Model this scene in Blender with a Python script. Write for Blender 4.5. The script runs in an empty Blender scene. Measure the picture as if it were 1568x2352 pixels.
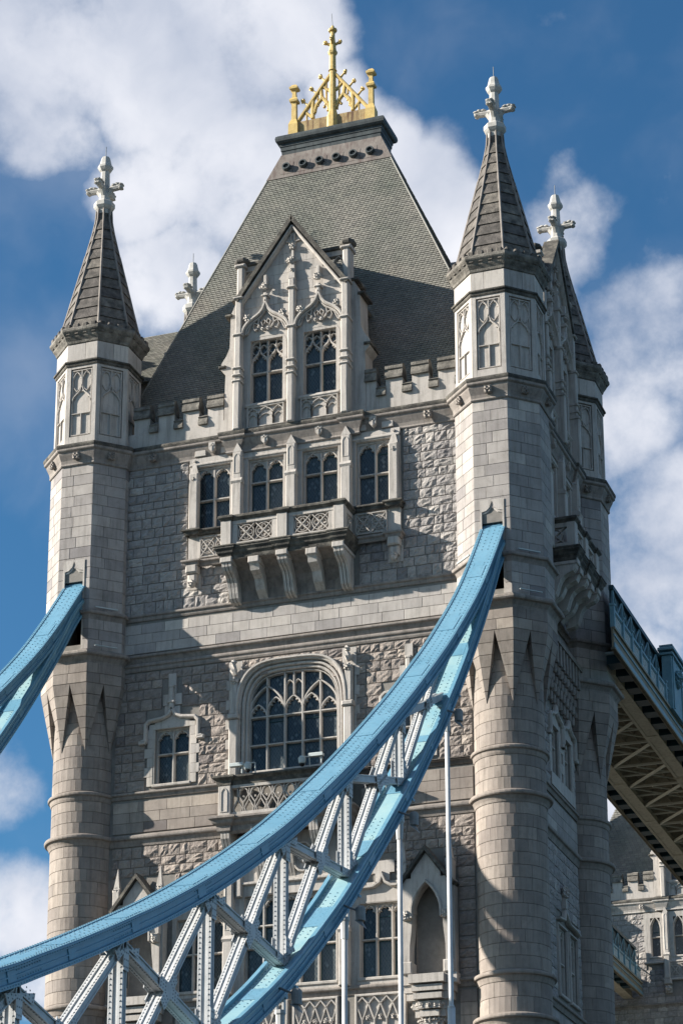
import bpy, math, random
from mathutils import Vector, Matrix
random.seed(7)
RND = random.Random(11)
C = bpy.context.scene.collection
SC = bpy.context.scene
PI = math.pi

# ------------------------------------------------------------------ camera
CAMP = Vector((43.23562, -89.9079, 6.0))
CR, CU, CF = Vector((0,0,0)), Vector((0,0,0)), Vector((0,0,0))
yaw, pitch, roll = math.radians(-20.76233), math.radians(18.19495), math.radians(0.30249)
_f = Vector((math.sin(yaw)*math.cos(pitch), math.cos(yaw)*math.cos(pitch), math.sin(pitch)))
_r = Vector((math.cos(yaw), -math.sin(yaw), 0)); _u = _r.cross(_f)
CR = math.cos(roll)*_r + math.sin(roll)*_u; CU = -math.sin(roll)*_r + math.cos(roll)*_u; CF = _f
cd = bpy.data.cameras.new('camera'); cam = bpy.data.objects.new('camera', cd); C.objects.link(cam)
cam.matrix_world = Matrix(((CR.x, CU.x, -CF.x, CAMP.x), (CR.y, CU.y, -CF.y, CAMP.y), (CR.z, CU.z, -CF.z, CAMP.z), (0, 0, 0, 1)))
cd.sensor_fit = 'HORIZONTAL'; cd.sensor_width = 36; cd.lens = 6032.0/1667*36
cd.shift_x = 0.0770; cd.shift_y = 0.3564; cd.clip_start = 1; cd.clip_end = 6000
SC.camera = cam
def pray(x, y):     # direction of a point of the sky seen in the photograph (display pixels, 1568 wide)
    x *= 1.06314; y *= 1.06314
    return (CF + (x-705.2)/6032*CR - (y-1844.1)/6032*CU).normalized()

# ------------------------------------------------------------------ sky and sun
AZ, EL = math.radians(70), math.radians(24.5)      # azimuth from the front wall's normal towards -X
SUND = Vector((-math.sin(AZ)*math.cos(EL), -math.cos(AZ)*math.cos(EL), math.sin(EL)))
w = bpy.data.worlds.new('World'); SC.world = w; w.use_nodes = True
nt = w.node_tree; nt.nodes.clear()
def N(t, **k):
    n = nt.nodes.new(t)
    for a, b in k.items(): setattr(n, a, b)
    return n
def L(a, b): nt.links.new(a, b)
def mth(op, a, b=None, clamp=False):
    n = N('ShaderNodeMath', operation=op, use_clamp=clamp)
    for i, v in enumerate((a, b)):
        if v is None: continue
        if isinstance(v, (int, float)): n.inputs[i].default_value = v
        else: L(v, n.inputs[i])
    return n.outputs[0]
sky = N('ShaderNodeTexSky', sky_type='NISHITA', sun_disc=False, sun_elevation=EL, sun_rotation=math.radians(250), altitude=50, air_density=1.0, dust_density=0.7, ozone_density=2.2)
geo = N('ShaderNodeTexCoord'); nrm = N('ShaderNodeVectorMath', operation='NORMALIZE'); L(geo.outputs['Generated'], nrm.inputs[0])
DIR = nrm.outputs[0]
warp = N('ShaderNodeTexNoise'); warp.inputs['Scale'].default_value = 14; warp.inputs['Detail'].default_value = 4; L(DIR, warp.inputs['Vector'])
wv = N('ShaderNodeVectorMath', operation='SCALE'); wsub = N('ShaderNodeVectorMath', operation='SUBTRACT'); L(warp.outputs['Color'], wsub.inputs[0]); wsub.inputs[1].default_value = (.5, .5, .5)
L(wsub.outputs[0], wv.inputs[0]); wv.inputs['Scale'].default_value = 0.045
wd = N('ShaderNodeVectorMath', operation='ADD'); L(DIR, wd.inputs[0]); L(wv.outputs[0], wd.inputs[1])
BL = [(1400,1860,90,.9),(100,60,300,1),(420,120,330,1),(640,60,190,1),(560,380,270,1),(330,420,170,.9),(420,600,190,.9),(800,360,190,1),(900,330,110,.9),(980,430,150,1.05),(1040,520,140,1.0),(760,220,120,.9),
      (1330,530,120,.62),(1300,640,110,.5),(1470,690,150,.66),(1500,820,190,.62),(1450,1010,160,.68),(1540,1280,250,.85),(1430,1500,220,.8),(1300,440,80,.5),(30,1780,130,.7),(40,2080,150,.8),(0,1640,120,.5),(90,300,150,.8),(120,2250,160,.7),(300,660,120,.6),(470,760,110,.6)]
acc = None
for (x, y, r, k) in BL:
    d = pray(x, y); n = N('ShaderNodeVectorMath', operation='DISTANCE'); L(wd.outputs[0], n.inputs[0]); n.inputs[1].default_value = d
    m = N('ShaderNodeMapRange', interpolation_type='SMOOTHERSTEP'); L(n.outputs['Value'], m.inputs[0])
    rr = r*1.063/6032; m.inputs[1].default_value = rr*1.35; m.inputs[2].default_value = rr*.25; m.inputs[3].default_value = 0; m.inputs[4].default_value = k
    acc = m.outputs[0] if acc is None else mth('MAXIMUM', acc, m.outputs[0])
# unseen broken cloud added outside the picture, its amount set for neutral ambient light
dc = N('ShaderNodeVectorMath', operation='DISTANCE'); L(DIR, dc.inputs[0]); dc.inputs[1].default_value = pray(784, 1176)
far = N('ShaderNodeMapRange', interpolation_type='SMOOTHSTEP'); L(dc.outputs['Value'], far.inputs[0]); far.inputs[1].default_value = .26; far.inputs[2].default_value = .5; far.inputs[3].default_value = 0; far.inputs[4].default_value = 1
big = N('ShaderNodeTexNoise'); big.inputs['Scale'].default_value = 4.5; big.inputs['Detail'].default_value = 2; L(DIR, big.inputs['Vector'])
bigm = N('ShaderNodeMapRange', interpolation_type='SMOOTHSTEP'); L(big.outputs['Fac'], bigm.inputs[0]); bigm.inputs[1].default_value = .5; bigm.inputs[2].default_value = .64
acc = mth('MAXIMUM', acc, mth('MULTIPLY', far.outputs[0], bigm.outputs[0]))
fine = N('ShaderNodeTexNoise'); fine.inputs['Scale'].default_value = 27; fine.inputs['Detail'].default_value = 9; fine.inputs['Roughness'].default_value = .6; L(DIR, fine.inputs['Vector'])
field = mth('ADD', acc, mth('MULTIPLY', mth('SUBTRACT', fine.outputs['Fac'], .5), 1.5))
cm = N('ShaderNodeMapRange', interpolation_type='SMOOTHSTEP'); L(field, cm.inputs[0]); cm.inputs[1].default_value = .16; cm.inputs[2].default_value = 1.0
wisp = N('ShaderNodeTexNoise'); wisp.inputs['Scale'].default_value = 9; wisp.inputs['Detail'].default_value = 7; L(wd.outputs[0], wisp.inputs['Vector'])
wm = N('ShaderNodeMapRange', interpolation_type='SMOOTHSTEP'); L(wisp.outputs['Fac'], wm.inputs[0]); wm.inputs[1].default_value = .45; wm.inputs[2].default_value = .75; wm.inputs[4].default_value = .22
mask = mth('MAXIMUM', cm.outputs[0], wm.outputs[0])
shade = N('ShaderNodeTexNoise'); shade.inputs['Scale'].default_value = 13; shade.inputs['Detail'].default_value = 6; shade.inputs['Roughness'].default_value = .5; L(wd.outputs[0], shade.inputs['Vector'])
cr = N('ShaderNodeValToRGB'); L(shade.outputs['Fac'], cr.inputs[0])
cr.color_ramp.elements[0].position = .3; cr.color_ramp.elements[0].color = (3.9, 4.4, 5.5, 1)
cr.color_ramp.elements[1].position = .62; cr.color_ramp.elements[1].color = (7.6, 7.7, 8.2, 1)
skt = N('ShaderNodeMixRGB', blend_type='MULTIPLY'); skt.inputs[0].default_value = 1; L(sky.outputs[0], skt.inputs[1]); skt.inputs[2].default_value = (.42, .83, 1.05, 1)
mx = N('ShaderNodeMixRGB'); L(mask, mx.inputs[0]); L(skt.outputs[0], mx.inputs[1]); L(cr.outputs[0], mx.inputs[2])
bg = N('ShaderNodeBackground'); bg.inputs['Strength'].default_value = 0.05; L(mx.outputs[0], bg.inputs['Color'])
wo = N('ShaderNodeOutputWorld'); L(bg.outputs[0], wo.inputs[0])
sl = bpy.data.lights.new('sun', 'SUN'); sl.energy = 5.0; sl.angle = math.radians(.53); sl.color = (1.0, .925, .82)
so = bpy.data.objects.new('sun', sl); C.objects.link(so); so.rotation_euler = (-SUND).to_track_quat('-Z', 'Y').to_euler(); so.location = (-60, -30, 80)
SC.view_settings.view_transform = 'Standard'; SC.view_settings.look = 'None'; SC.view_settings.gamma = 1; SC.view_settings.exposure = 1.3
SC.view_settings.use_curve_mapping = False
SC.render.engine = 'CYCLES'

# ------------------------------------------------------------------ materials
MT = {}
ALB = .76     # common factor on all base colours
def mat(name, c1, c2, scale=3.0, rough=.85, bump=.15, bscale=22, tint=.0, rtint=.0, grime=0, gcol=(.05, .048, .045), spec=.3, c3=None, streak=0, metal=0, gthr=(.52, .68)):
    c1, c2, c3, gcol = [None if c is None else tuple(x*ALB for x in c) for c in (c1, c2, c3, gcol)]
    m = bpy.data.materials.new(name); m.use_nodes = True; t = m.node_tree; ns, ln = t.nodes, t.links
    b = ns['Principled BSDF']; b.inputs['Roughness'].default_value = rough; b.inputs['Specular IOR Level'].default_value = spec; b.inputs['Metallic'].default_value = metal
    g = ns.new('ShaderNodeNewGeometry')
    def noise(s, d=5, r=.6, vec=None):
        n = ns.new('ShaderNodeTexNoise'); n.inputs['Scale'].default_value = s; n.inputs['Detail'].default_value = d; n.inputs['Roughness'].default_value = r
        ln.new(vec or g.outputs['Position'], n.inputs['Vector']); return n.outputs['Fac']
    def mixc(f, a, bcol, bt='MIX'):
        n = ns.new('ShaderNodeMixRGB'); n.blend_type = bt
        for i, v in enumerate((f, a, bcol)):
            if isinstance(v, (int, float)): n.inputs[i].default_value = v
            elif isinstance(v, tuple): n.inputs[i].default_value = (*v, 1)
            else: ln.new(v, n.inputs[i])
        return n.outputs[0]
    def rng(f, a, b_, c=0, d=1):
        n = ns.new('ShaderNodeMapRange'); n.clamp = (a != -1); ln.new(f, n.inputs[0])
        for i, v in enumerate((a, b_, c, d)): n.inputs[i+1].default_value = v
        return n.outputs[0]
    col = mixc(rng(noise(scale), .32, .68), c1, c2)
    if c3: col = mixc(rng(noise(scale*.23, 3), .5, .66, 0, .8), col, c3)
    fineg = noise(bscale*2.5, 3, .7)
    col = mixc(.5, col, mixc(rng(fineg, .3, .7), (.75, .75, .75), (1.2, 1.2, 1.2)), 'MULTIPLY')
    if tint:
        a = ns.new('ShaderNodeAttribute'); a.attribute_name = 'tint'
        col = mixc(1.0, col, mixc(rng(a.outputs['Fac'], -3, 3), (1-3*tint, 1-3*tint, 1-tint*2.6), (1+3*tint, 1+tint*2.85, 1+tint*2.7)), 'MULTIPLY')
    if grime:
        f = rng(noise(2.2, 8, .72), gthr[0], gthr[1], 0, grime); col = mixc(f, col, gcol)
    if streak:
        mp = ns.new('ShaderNodeMapping'); mp.inputs['Scale'].default_value = (5, 5, .45); ln.new(g.outputs['Position'], mp.inputs[0])
        col = mixc(rng(noise(1.3, 5, .6, mp.outputs[0]), .48, .66, 0, streak), col, gcol)
    ln.new(col, b.inputs['Base Color'])
    bp = ns.new('ShaderNodeBump'); bp.inputs['Strength'].default_value = bump; bp.inputs['Distance'].default_value = .06
    ln.new(noise(bscale, 6, .65), bp.inputs['Height']); ln.new(bp.outputs[0], b.inputs['Normal'])
    MT[name] = m; return m
mat('granite_ashlar', (.36, .335, .31), (.46, .43, .40), 1.3, tint=.15, streak=.3, grime=.25, bump=.12, gcol=(.12, .11, .10))
mat('cornish_granite', (.33, .31, .29), (.45, .425, .40), 5, tint=.14, bump=1.0, bscale=9, grime=.3, gcol=(.14, .13, .12))
mat('brown_granite', (.29, .252, .218), (.375, .332, .288), 1.3, tint=.17, streak=.3, grime=.25, bump=.12, gcol=(.1, .085, .07))
mat('brown_rock', (.285, .245, .215), (.39, .345, .305), 5, tint=.15, bump=1.0, bscale=9, grime=.3, gcol=(.12, .105, .09))
mat('coping_stone', (.12, .112, .098), (.34, .315, .275), 2.6, bump=.5, bscale=16, grime=.7, gthr=(.45, .65))
mat('pale_ashlar', (.44, .41, .375), (.54, .505, .465), 1.5, tint=.13, streak=.25, grime=.2, bump=.12, gcol=(.15, .14, .125))
mat('mortar', (.22, .205, .185), (.30, .28, .255), 4)
mat('portland_stone', (.50, .47, .425), (.63, .59, .54), 1.1, tint=.12, streak=.4, grime=.45, bump=.2, gcol=(.17, .155, .135), gthr=(.52, .72))
mat('weathered_coping', (.07, .065, .057), (.25, .23, .195), 2.6, bump=.5, bscale=16, grime=.85, gthr=(.4, .6))
mat('string_stone', (.27, .24, .215), (.38, .345, .305), 2, tint=.16, streak=.4, grime=.5, bump=.25, gcol=(.1, .095, .085))
mat('lichen_stone', (.10, .092, .08), (.25, .23, .195), 3.2, tint=.3, bump=.5, bscale=16, grime=.8, gcol=(.055, .052, .047), gthr=(.45, .64))
mat('painted_stone', (.50, .49, .46), (.64, .625, .59), 2, bump=.15, grime=.5, gcol=(.22, .21, .19), gthr=(.5, .7))
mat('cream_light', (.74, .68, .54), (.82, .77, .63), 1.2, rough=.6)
mat('cream_shaded_grimy', (.26, .215, .145), (.38, .325, .23), 1.2, rough=.7, grime=.5, gcol=(.12, .09, .06))  # darkened cream puts the floor plates' shadow into the colour, random grime on top
mat('roof_slate', (.165, .18, .15), (.31, .295, .255), .3, rough=.6, tint=.2, spec=.4, bump=.2, c3=(.30, .21, .155))
mat('roof_underlay', (.02, .021, .02), (.04, .04, .036), 2)
mat('lead_flashing', (.17, .145, .13), (.30, .27, .245), 1.2, rough=.7, streak=.55, grime=.3, gcol=(.1, .06, .055))
mat('lead_roll', (.035, .045, .05), (.10, .12, .125), 1.2, rough=.55, streak=.5, gcol=(.02, .025, .03))
mat('gold_leaf', (.60, .42, .13), (.78, .58, .22), 6, rough=.55, metal=.0, spec=.5, bump=.1, grime=.55, gcol=(.16, .075, .035), gthr=(.55, .68))
mat('gold_soiled', (.34, .22, .10), (.52, .40, .2), 4, rough=.6, streak=.85, gcol=(.09, .035, .02))
mat('blue_paint', (.14, .335, .475), (.185, .39, .53), .8, rough=.42, spec=.5, bump=.05, streak=.3, gcol=(.10, .2, .27))
mat('blue_paint_faded', (.25, .46, .55), (.38, .56, .58), .8, rough=.5, bump=.03, grime=.55, gcol=(.30, .19, .10), gthr=(.6, .72))
mat('white_steel', (.58, .60, .62), (.70, .71, .72), 2, rough=.5, bump=.04, streak=.3, gcol=(.34, .33, .3))
mat('rivet_grey', (.22, .24, .26), (.30, .32, .34), 2, rough=.5)  # darker than the steel: shaded sides of rivet heads put into the colour
mat('rivet_shade', (.10, .22, .30), (.13, .27, .36), 2, rough=.5)  # chord blue darkened, so the rivet heads' shaded side is in the colour
mat('rusty_paint', (.40, .42, .3), (.25, .13, .06), 2.5, rough=.7, bump=.1)
mat('cream_paint', (.62, .54, .40), (.72, .65, .50), 1.2, rough=.6, bump=.05, streak=.4, grime=.35, gcol=(.26, .19, .12))
mat('teal_steel', (.012, .045, .06), (.03, .08, .095), 1, rough=.5)
mat('railing_blue', (.15, .30, .37), (.24, .41, .47), 2, rough=.5, grime=.3, gcol=(.22, .2, .15))
mat('railing_white', (.5, .56, .56), (.62, .67, .66), 2, rough=.55)
mat('grey_metal', (.2, .21, .215), (.32, .33, .335), 3, rough=.5)
mat('dark_void', (.012, .012, .013), (.02, .02, .02), 1)
mat('water', (.03, .045, .04), (.05, .06, .05), .3, rough=.2, bump=.4, bscale=.5)
mat('quay', (.05, .05, .047), (.08, .077, .07), .4)
def glass_mat(name):
    m = bpy.data.materials.new(name); m.use_nodes = True; t = m.node_tree; ns, ln = t.nodes, t.links
    b = ns['Principled BSDF']; b.inputs['Roughness'].default_value = .12; b.inputs['Specular IOR Level'].default_value = .4
    g = ns.new('ShaderNodeNewGeometry'); sp = ns.new('ShaderNodeSeparateXYZ'); ln.new(g.outputs['Position'], sp.inputs[0])
    def mt(op, a, b_=None):
        n = ns.new('ShaderNodeMath'); n.operation = op
        for i, v in enumerate((a, b_)):
            if v is None: continue
            if isinstance(v, (int, float)): n.inputs[i].default_value = v
            else: ln.new(v, n.inputs[i])
        return n.outputs[0]
    h = mt('MULTIPLY', mt('ADD', sp.outputs['X'], sp.outputs['Y']), 1/.13); z = mt('MULTIPLY', sp.outputs['Z'], 1/.20)
    a = mt('ADD', h, z); c = mt('SUBTRACT', h, z)
    la = mt('LESS_THAN', mt('FRACT', a), .13); lb = mt('LESS_THAN', mt('FRACT', c), .13)
    lead = mt('MAXIMUM', la, lb)
    cv = ns.new('ShaderNodeCombineXYZ'); ln.new(mt('FLOOR', a), cv.inputs[0]); ln.new(mt('FLOOR', c), cv.inputs[1])
    wn = ns.new('ShaderNodeTexWhiteNoise'); ln.new(cv.outputs[0], wn.inputs['Vector'])
    r = ns.new('ShaderNodeValToRGB'); ln.new(wn.outputs['Value'], r.inputs[0])
    r.color_ramp.elements[0].color = (.010, .016, .022, 1); r.color_ramp.elements[1].position = .9; r.color_ramp.elements[1].color = (.02, .03, .04, 1)
    e = r.color_ramp.elements.new(.96); e.color = (.09, .11, .12, 1)
    mx = ns.new('ShaderNodeMixRGB'); ln.new(lead, mx.inputs[0]); ln.new(r.outputs[0], mx.inputs[1]); mx.inputs[2].default_value = (.035, .042, .046, 1)
    oi = ns.new('ShaderNodeObjectInfo'); rr_ = ns.new('ShaderNodeMapRange'); ln.new(oi.outputs['Random'], rr_.inputs[0]); rr_.inputs[3].default_value = 0; rr_.inputs[4].default_value = 1
    ad = ns.new('ShaderNodeMixRGB'); ad.blend_type = 'ADD'; ln.new(rr_.outputs[0], ad.inputs[0]); ln.new(mx.outputs[0], ad.inputs[1]); ad.inputs[2].default_value = (.05, .055, .052, 1)  # random lift of base colour per pane, painted stand-in for varying reflections
    ln.new(ad.outputs[0], b.inputs['Base Color'])
    rg = mt('ADD', mt('MULTIPLY', lead, .5), .1); ln.new(rg, b.inputs['Roughness'])
    bp = ns.new('ShaderNodeBump'); bp.inputs['Strength'].default_value = .6; bp.inputs['Distance'].default_value = .03; ln.new(wn.outputs['Value'], bp.inputs['Height']); ln.new(bp.outputs[0], b.inputs['Normal'])
    MT[name] = m
glass_mat('leaded_glass')

# ------------------------------------------------------------------ helpers
WL = {}     # world location of every object by name
def link(name, data, parent, loc):
    o = bpy.data.objects.new(name, data); C.objects.link(o); WL[o.name] = Vector(loc)
    if parent is not None: o.parent = parent; o.location = Vector(loc) - WL[parent.name]
    else: o.location = loc
    return o
def thing(name, label, cat, loc, group=None):
    o = link(name, None, None, loc); o['label'] = label; o['category'] = cat
    if group: o['group'] = group
    return o
class Fr:       # a vertical frame: u along, v up, w outward
    def __init__(s, O, U, Nn): s.O, s.U, s.N = Vector(O), Vector(U), Vector(Nn)
    def __call__(s, u, v, w=0): return s.O + s.U*u + s.N*w + Vector((0, 0, v))
    def sh(s, du=0, dw=0): return Fr(s.O + s.U*du + s.N*dw, s.U, s.N)
class XY:       # world frame
    def __call__(s, u, v, w=0): return Vector((u, v, w))
def smooth_co(vs): return vs
class B:
    def __init__(s): s.v, s.f, s.t = [], [], []
    def add(s, vs, fs, t=0.0):
        n = len(s.v); s.v += [tuple(p) for p in vs]; s.f += [tuple(i+n for i in f) for f in fs]; s.t += [t]*len(fs)
    def box(s, F, u0, u1, v0, v1, w0, w1, t=0.0, ch=0):
        if ch:
            s.add([F(u0, v0, w0), F(u1, v0, w0), F(u1, v1, w0), F(u0, v1, w0), F(u0, v0, w1-ch), F(u1, v0, w1-ch), F(u1, v1, w1-ch), F(u0, v1, w1-ch),
                   F(u0+ch, v0+ch, w1), F(u1-ch, v0+ch, w1), F(u1-ch, v1-ch, w1), F(u0+ch, v1-ch, w1)],
                  [(8, 9, 10, 11), (0, 1, 5, 4), (1, 2, 6, 5), (2, 3, 7, 6), (3, 0, 4, 7), (4, 5, 9, 8), (5, 6, 10, 9), (6, 7, 11, 10), (7, 4, 8, 11), (3, 2, 1, 0)], t)
        else:
            s.add([F(u0, v0, w0), F(u1, v0, w0), F(u1, v1, w0), F(u0, v1, w0), F(u0, v0, w1), F(u1, v0, w1), F(u1, v1, w1), F(u0, v1, w1)],
                  [(4, 5, 6, 7), (0, 1, 5, 4), (1, 2, 6, 5), (2, 3, 7, 6), (3, 0, 4, 7), (3, 2, 1, 0)], t)
    def poly(s, F, pts, w0, w1, t=0.0):
        n = len(pts); vs = [F(a, b, w0) for a, b in pts] + [F(a, b, w1) for a, b in pts]
        s.add(vs, [tuple(range(n, 2*n)), tuple(range(n-1, -1, -1))] + [(i, (i+1) % n, n+(i+1) % n, n+i) for i in range(n)], t)
    def bar(s, F, pts, wd, w0, w1, closed=False, ch=.35, t=0.0):    # moulded ribbon along a path
        n = len(pts); P = [Vector(p).to_2d() for p in pts]; h = wd/2; out = []
        for i in range(n):
            a = P[i-1] if (i > 0 or closed) else P[i]; b = P[(i+1) % n] if (i < n-1 or closed) else P[i]
            d1 = (P[i]-a); d2 = (b-P[i])
            d1 = d1.normalized() if d1.length > 1e-7 else d2.normalized(); d2 = d2.normalized() if d2.length > 1e-7 else d1
            m = Vector((-(d1.y+d2.y), d1.x+d2.x))
            if m.length < 1e-5: m = Vector((-d1.y, d1.x))
            m.normalize(); c = max(.45, m.dot(Vector((-d1.y, d1.x)))); m = m/c
            dd = (w1-w0)
            for k, ww in ((-1, w0), (-1, w1-dd*ch), (-1+ch*1.4, w1), (1-ch*1.4, w1), (1, w1-dd*ch), (1, w0)):
                q = P[i] + m*h*k; out.append(F(q.x, q.y, ww))
        fs = []
        for i in range(n if closed else n-1):
            a, b = i*6, ((i+1) % n)*6
            for k in range(5): fs.append((a+k, b+k, b+k+1, a+k+1))
        if not closed: fs += [tuple(range(6)), tuple(range((n-1)*6+5, (n-1)*6-1, -1))]
        s.add(out, fs, t)
    def spandrel(s, F, cv, vt, w0, w1, t=0.0):    # wall above an arch curve up to height vt
        for (a, b), (c, d) in zip(cv[:-1], cv[1:]):
            if c-a < 1e-4: continue
            s.add([F(a, b, w0), F(c, d, w0), F(a, b, w1), F(c, d, w1), F(a, vt, w1), F(c, vt, w1)], [(2, 3, 5, 4), (0, 1, 3, 2)], t)
    def mould(s, path, prof, closed=False, t=0.0):      # path: list of (x,y), outward is to the right of travel; prof: (out, z)
        n = len(path); P = [Vector(p).to_2d() for p in path]; out = []
        for i in range(n):
            a = P[i-1] if (i > 0 or closed) else None; b = P[(i+1) % n] if (i < n-1 or closed) else None
            d1 = (P[i]-a).normalized() if a is not None else (b-P[i]).normalized(); d2 = (b-P[i]).normalized() if b is not None else d1
            n1, n2 = Vector((d1.y, -d1.x)), Vector((d2.y, -d2.x)); m = (n1+n2); m.normalize(); m = m/max(.3, m.dot(n1))
            for o, z in prof: out.append((P[i].x+m.x*o, P[i].y+m.y*o, z))
        k = len(prof); fs = []; ts = []
        for i in range(n if closed else n-1):
            a, b = i*k, ((i+1) % n)*k
            for j in range(k-1): fs.append((a+j, b+j, b+j+1, a+j+1))
        if not closed: fs += [tuple(range(k-1, -1, -1)), tuple(range((n-1)*k, n*k))]
        s.add(out, fs, t)
    def loft(s, rings, n=8, ph=PI/8, cx=0, cy=0, cap=True, t=0.0, sx=1, sy=1):    # rings: (z, apothem)
        k = 1/math.cos(PI/n) if n <= 8 else 1
        vs = [(cx+sx*r*k*math.cos(ph+2*PI*i/n), cy+sy*r*k*math.sin(ph+2*PI*i/n), z) for z, r in rings for i in range(n)]
        fs = [(a*n+i, a*n+(i+1) % n, (a+1)*n+(i+1) % n, (a+1)*n+i) for a in range(len(rings)-1) for i in range(n)]
        if cap: fs += [tuple(range(n-1, -1, -1)), tuple(range((len(rings)-1)*n, len(rings)*n))]
        s.add(vs, fs, t)
    def tube(s, a, b, r, n=8, r2=None):
        a, b = Vector(a), Vector(b); d = (b-a).normalized(); x = d.orthogonal().normalized(); y = d.cross(x); r2 = r if r2 is None else r2
        vs = [a+(x*math.cos(2*PI*i/n)+y*math.sin(2*PI*i/n))*r for i in range(n)] + [b+(x*math.cos(2*PI*i/n)+y*math.sin(2*PI*i/n))*r2 for i in range(n)]
        s.add(vs, [(i, (i+1) % n, n+(i+1) % n, n+i) for i in range(n)] + [tuple(range(n-1, -1, -1)), tuple(range(n, 2*n))])
    def beam(s, a, b, hx, wd, t=0.0):   # bar from a to b in a plane of constant x, half width hx in x and wd across in the plane
        a, b = Vector(a), Vector(b); d = (b-a).normalized(); q = d.cross(Vector((1, 0, 0))).normalized()*wd/2; X = Vector((hx, 0, 0))
        vs = [p+sx*X+sq*q for p in (a, b) for sx, sq in ((-1, -1), (1, -1), (1, 1), (-1, 1))]
        s.add(vs, [(0, 1, 5, 4), (1, 2, 6, 5), (2, 3, 7, 6), (3, 0, 4, 7), (3, 2, 1, 0), (4, 5, 6, 7)], t)
    def blob(s, c, r, sq=(1, 1, 1), jit=.25, n=6, m=4):
        c = Vector(c); vs = [c+Vector((0, 0, r*sq[2]))]
        for j in range(1, m):
            th = PI*j/m
            for i in range(n):
                k = r*(1+RND.uniform(-jit, jit)); ph = 2*PI*(i+.5*j)/n
                vs.append(c+Vector((k*sq[0]*math.sin(th)*math.cos(ph), k*sq[1]*math.sin(th)*math.sin(ph), k*sq[2]*math.cos(th))))
        vs.append(c-Vector((0, 0, r*sq[2])))
        fs = [(0, 1+i, 1+(i+1) % n) for i in range(n)]
        for j in range(m-2):
            a = 1+j*n; b = a+n; fs += [(a+i, b+i, b+(i+1) % n, a+(i+1) % n) for i in range(n)]
        a = 1+(m-2)*n; fs += [(a+i, len(vs)-1, a+(i+1) % n) for i in range(n)]
        s.add(vs, fs)
    def leafy(s, F, u, v, w, r, k=6):      # carved foliage knot
        for i in range(k):
            an = 2*PI*i/k+RND.uniform(-.3, .3); q = r*.55
            s.blob(F(u+q*math.cos(an), v+q*math.sin(an), w+RND.uniform(-.1, .25)*r), r*RND.uniform(.38, .52), jit=.3, n=5, m=3)
        s.blob(F(u, v, w+r*.3), r*.42, n=5, m=3)
    def mesh(s, name, o):
        me = bpy.data.meshes.new(name); me.from_pydata([(x-o[0], y-o[1], z-o[2]) for x, y, z in s.v], [], s.f)
        if any(s.t):
            at = me.attributes.new('tint', 'FLOAT', 'FACE'); at.data.foreach_set('value', s.t)
        return me
    def obj(s, name, m, parent=None, label=None, kind=None, smooth=False, keep=None):
        if not s.v: return None
        xs, ys, zs = zip(*s.v); o = keep or ((min(xs)+max(xs))/2, (min(ys)+max(ys))/2, min(zs))
        me = s.mesh(name, o); me.materials.append(MT[m])
        import bmesh
        bm = bmesh.new(); bm.from_mesh(me); bmesh.ops.recalc_face_normals(bm, faces=bm.faces); bm.to_mesh(me); bm.free()
        if smooth:
            for p in me.polygons: p.use_smooth = True
        ob = link(name, me, parent, o)
        if label: ob['label'] = label
        if kind: ob['kind'] = kind
        return ob
def arch(u0, u1, vs, rise, kind='pointed', n=12):
    c, h = (u0+u1)/2, (u1-u0)/2; pts = []
    for i in range(-n, n+1):
        th = PI/2*i/n; x = math.sin(th); t = abs(x)
        if kind == 'round': y = math.sqrt(max(0, 1-t*t))
        elif kind == 'pointed': y = .62*math.sqrt(max(0, 1-t*t))+.38*(1-t)
        elif kind == 'ogee': y = .58*math.sqrt(max(0, 1-t*t))+.42*math.exp(-t*5.5)*(1-t)
        else: y = max(0, 1-t**3.6)**(1/2.8)
        pts.append((c+h*x, vs+rise*y))
    return pts
def cusps(b, F, cv, w0, w1, s=.07, at=(.2, .42)):
    n = len(cv)-1
    for f in at:
        for g in (f, 1-f):
            i = int(round(g*n)); i = min(max(i, 1), n-1); p = Vector(cv[i]); d = (Vector(cv[i+1])-Vector(cv[i-1])).normalized(); q = Vector((d.y, -d.x))
            a, c_, e = p-d*s*.9, p+d*s*.9, p+q*s*1.5
            b.poly(F, [tuple(a), tuple(e), tuple(c_)], w0, w1)

# stones are gathered here: kind -> list of (priority, verts, faces, tint, parent, material)
STONES = {}
def stone_rec(kind, pr, vs, fs, t, parent, m): STONES.setdefault(kind, []).append((pr, vs, fs, t, parent, m))
def fill(u0, u1, holes, v0, v1):
    iv = [(u0, u1)]
    for (a, b, c, d) in holes:
        if d <= v0+.06 or c >= v1-.06: continue
        nv = []
        for (p, q) in iv:
            if b <= p or a >= q: nv.append((p, q)); continue
            if a-p > .08: nv.append((p, a))
            if q-b > .08: nv.append((b, q))
        iv = nv
    return iv
def split(a, b, wm, off):
    n = max(1, round((b-a)/wm)); xs = [a]
    if n > 1:
        ws = [wm*RND.uniform(.72, 1.3) for _ in range(n)]
        if off: ws[0] *= .55
        k = (b-a)/sum(ws); x = a
        for w_ in ws[:-1]: x += w_*k; xs.append(x)
    xs.append(b); return list(zip(xs[:-1], xs[1:]))
def courses(z0, z1, h, j=0):
    if j:
        n = max(1, round((z1-z0)/h)); ws = [RND.uniform(1-j, 1+j) for _ in range(n)]; k = (z1-z0)/sum(ws); out = []; z = z0
        for w_ in ws: out.append((z, z+w_*k)); z += w_*k
        return out
    n = max(1, round((z1-z0)/h)); return [(z0+(z1-z0)*i/n, z0+(z1-z0)*(i+1)/n) for i in range(n)]
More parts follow.
